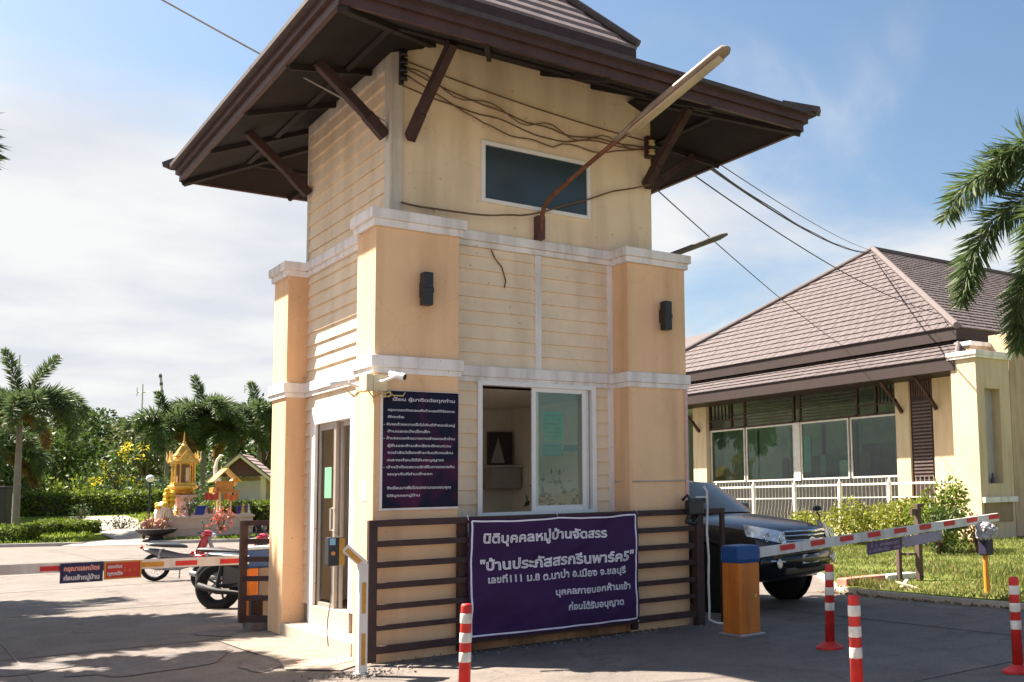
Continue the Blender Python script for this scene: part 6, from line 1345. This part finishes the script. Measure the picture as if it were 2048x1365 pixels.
# ---------------------------------------------------------------- things inside the gatehouse seen through the window
def inside():
    t = thing('picture_board', (1.45,3.05,2.0), 'dark picture board leaning on the shelf inside the open window half', 'picture')
    b = MB(); b.bbox((2.62,2.86,2.03),(2.98,2.92,2.48), .01); b.build('board_panel', M('picture_dark', (.05,.035,.035), .6, .3, 8), t); b = MB(); b.add([(2.65,2.855,2.05),(2.86,2.855,2.05),(2.76,2.855,2.40)],[(0,1,2)]); b.build('pale_triangle', M('picture_grey', (.30,.27,.26), .7), t, fix=False)
    t = thing('wall_shelf', (1.6,2.95,1.8), 'pale shelf cabinet on the back wall inside the gatehouse', 'shelf'); b = MB(); b.bbox((2.56,2.63,1.70),(2.99,2.95,1.985), .01); b.build('cabinet_body', M('shelf_grey', (.32,.28,.25), .6, .08, 4), t); b = MB(); b.bbox((2.53,2.60,1.985),(3.0,2.95,2.015), .005); b.build('shelf_top', M('shelf_top_pale', (.42,.38,.34), .6), t)
    t = thing('desk', (2.2,1.2,.36), 'brown desk under the sliding window inside the gatehouse', 'desk'); dm = M('desk_brown', (.16,.10,.06), .5, .2, 5); b = MB(); b.bbox((1.2,.47,1.22),(2.98,1.05,1.27), .005); b.build('desk_top', dm, t)
    for x in (1.22,2.92): b = MB(); b.bbox((x,.50,.36),(x+.05,1.0,1.22), .004); b.build('leg', dm, t)
    gp = M('green_paper', (.03,.33,.22), .7, .12, 8); tp = M('teal_paper', (.02,.30,.32), .7, .12, 8)
    rng = random.Random(21)
    for (x0,x1,z0,z1,m,lab) in ((2.10,2.36,2.22,2.56,gp,'green notice sheet stuck inside the sliding pane'),(2.08,2.36,2.05,2.20,tp,'teal notice sheet below the green one on the sliding pane'),(2.37,2.56,2.10,2.18,M('blue_paper', (.02,.13,.24), .7, .1, 8),'narrow blue strip on the sliding pane right of the teal sheet')):
        t = thing('window_notice', ((x0+x1)/2,.40,(z0+z1)/2), lab, 'notice', 'sheets on the sliding window'); b = MB(); b.box((x0,.392,z0),(x1,.395,z1)); b.build('paper', m, t); w = MB(); P = lambda u,v: V(u,.3895,v)
        zz = z1-.05
        while zz > z0+.02: scribble(w, P, x0+.02, x1-.02, zz, .026, rng, .2); zz -= .05
        if w.v: w.build('lettering', M('dark_green_print', (.01,.06,.05), .6), t, fix=False)
    rngn = np.random.default_rng(31)
    t = thing('potted_plant', (2.42,.75,1.27), 'potted plant with yellow green flowers behind the sliding pane', 'plant'); b = MB(); b.lathe([(.07,0),(.10,.12),(.11,.16),(.09,.16)], (2.42,.75,1.27), 14); b.build('pot', M('pot_dark', (.06,.07,.06), .4), t)
    v,f = leaf_cloud([(0,0,.34,.22,.16,.20),(.16,0,.26,.14,.12,.14),(-.15,.02,.24,.14,.12,.12),(.05,0,.52,.12,.1,.12)], 500, .10, rngn, .4); np_mesh('foliage', v, f, L_MID, t); v,f = leaf_cloud([(-.06,-.10,.58,.12,.08,.10)], 900, .05, rngn, .5); np_mesh('flower', v, f, leaf_mat('lime_flower', (.45,.50,.04), .2), t)
    t = thing('water_bottle', (2.66,.7,1.27), 'teal bottle beside the plant behind the sliding pane', 'bottle'); b = MB(); b.lathe([(.045,0),(.05,.02),(.05,.20),(.02,.26),(.02,.29)], (2.64,.62,1.27), 14); b.build('bottle_body', M('teal_bottle', (.03,.22,.18), .3), t, smooth=True); b = MB(); b.lathe([(.023,.29),(.023,.32)], (2.64,.62,1.27), 12); b.build('cap', white, t)
    t = thing('office_chair', (1.9,1.7,.36), 'dark office chair inside the gatehouse behind the door glass', 'chair'); cm = M('chair_dark', (.03,.03,.035), .7, .2, 6)
    b = MB(); b.bbox((.95,1.55,.80),(1.4,2.0,.88), .03); b.build('seat', cm, t); b = MB(); b.bbox((.95,1.98,.95),(1.4,2.05,1.45), .03); b.build('backrest', cm, t); b = MB(); b.tube([(1.17,1.77,.40),(1.17,1.77,.80)], .03, 8); b.tube([(1.17,2.0,.82),(1.17,2.04,1.0)], .02, 6)
    for k in range(5): a = k*1.257; b.tube([(1.17,1.77,.43),(1.17+.27*math.cos(a),1.77+.27*math.sin(a),.385)], .02, 6)
    b.build('chair_base', cm, t)
    b = MB(); b.box((.283,2.12,1.62),(.287,2.36,1.98)); tag(b.build('door_notice', M('mint_paper', (.16,.42,.24), .7, .1, 6)), 'mint green sheet stuck on the door glass', 'notice')
inside()
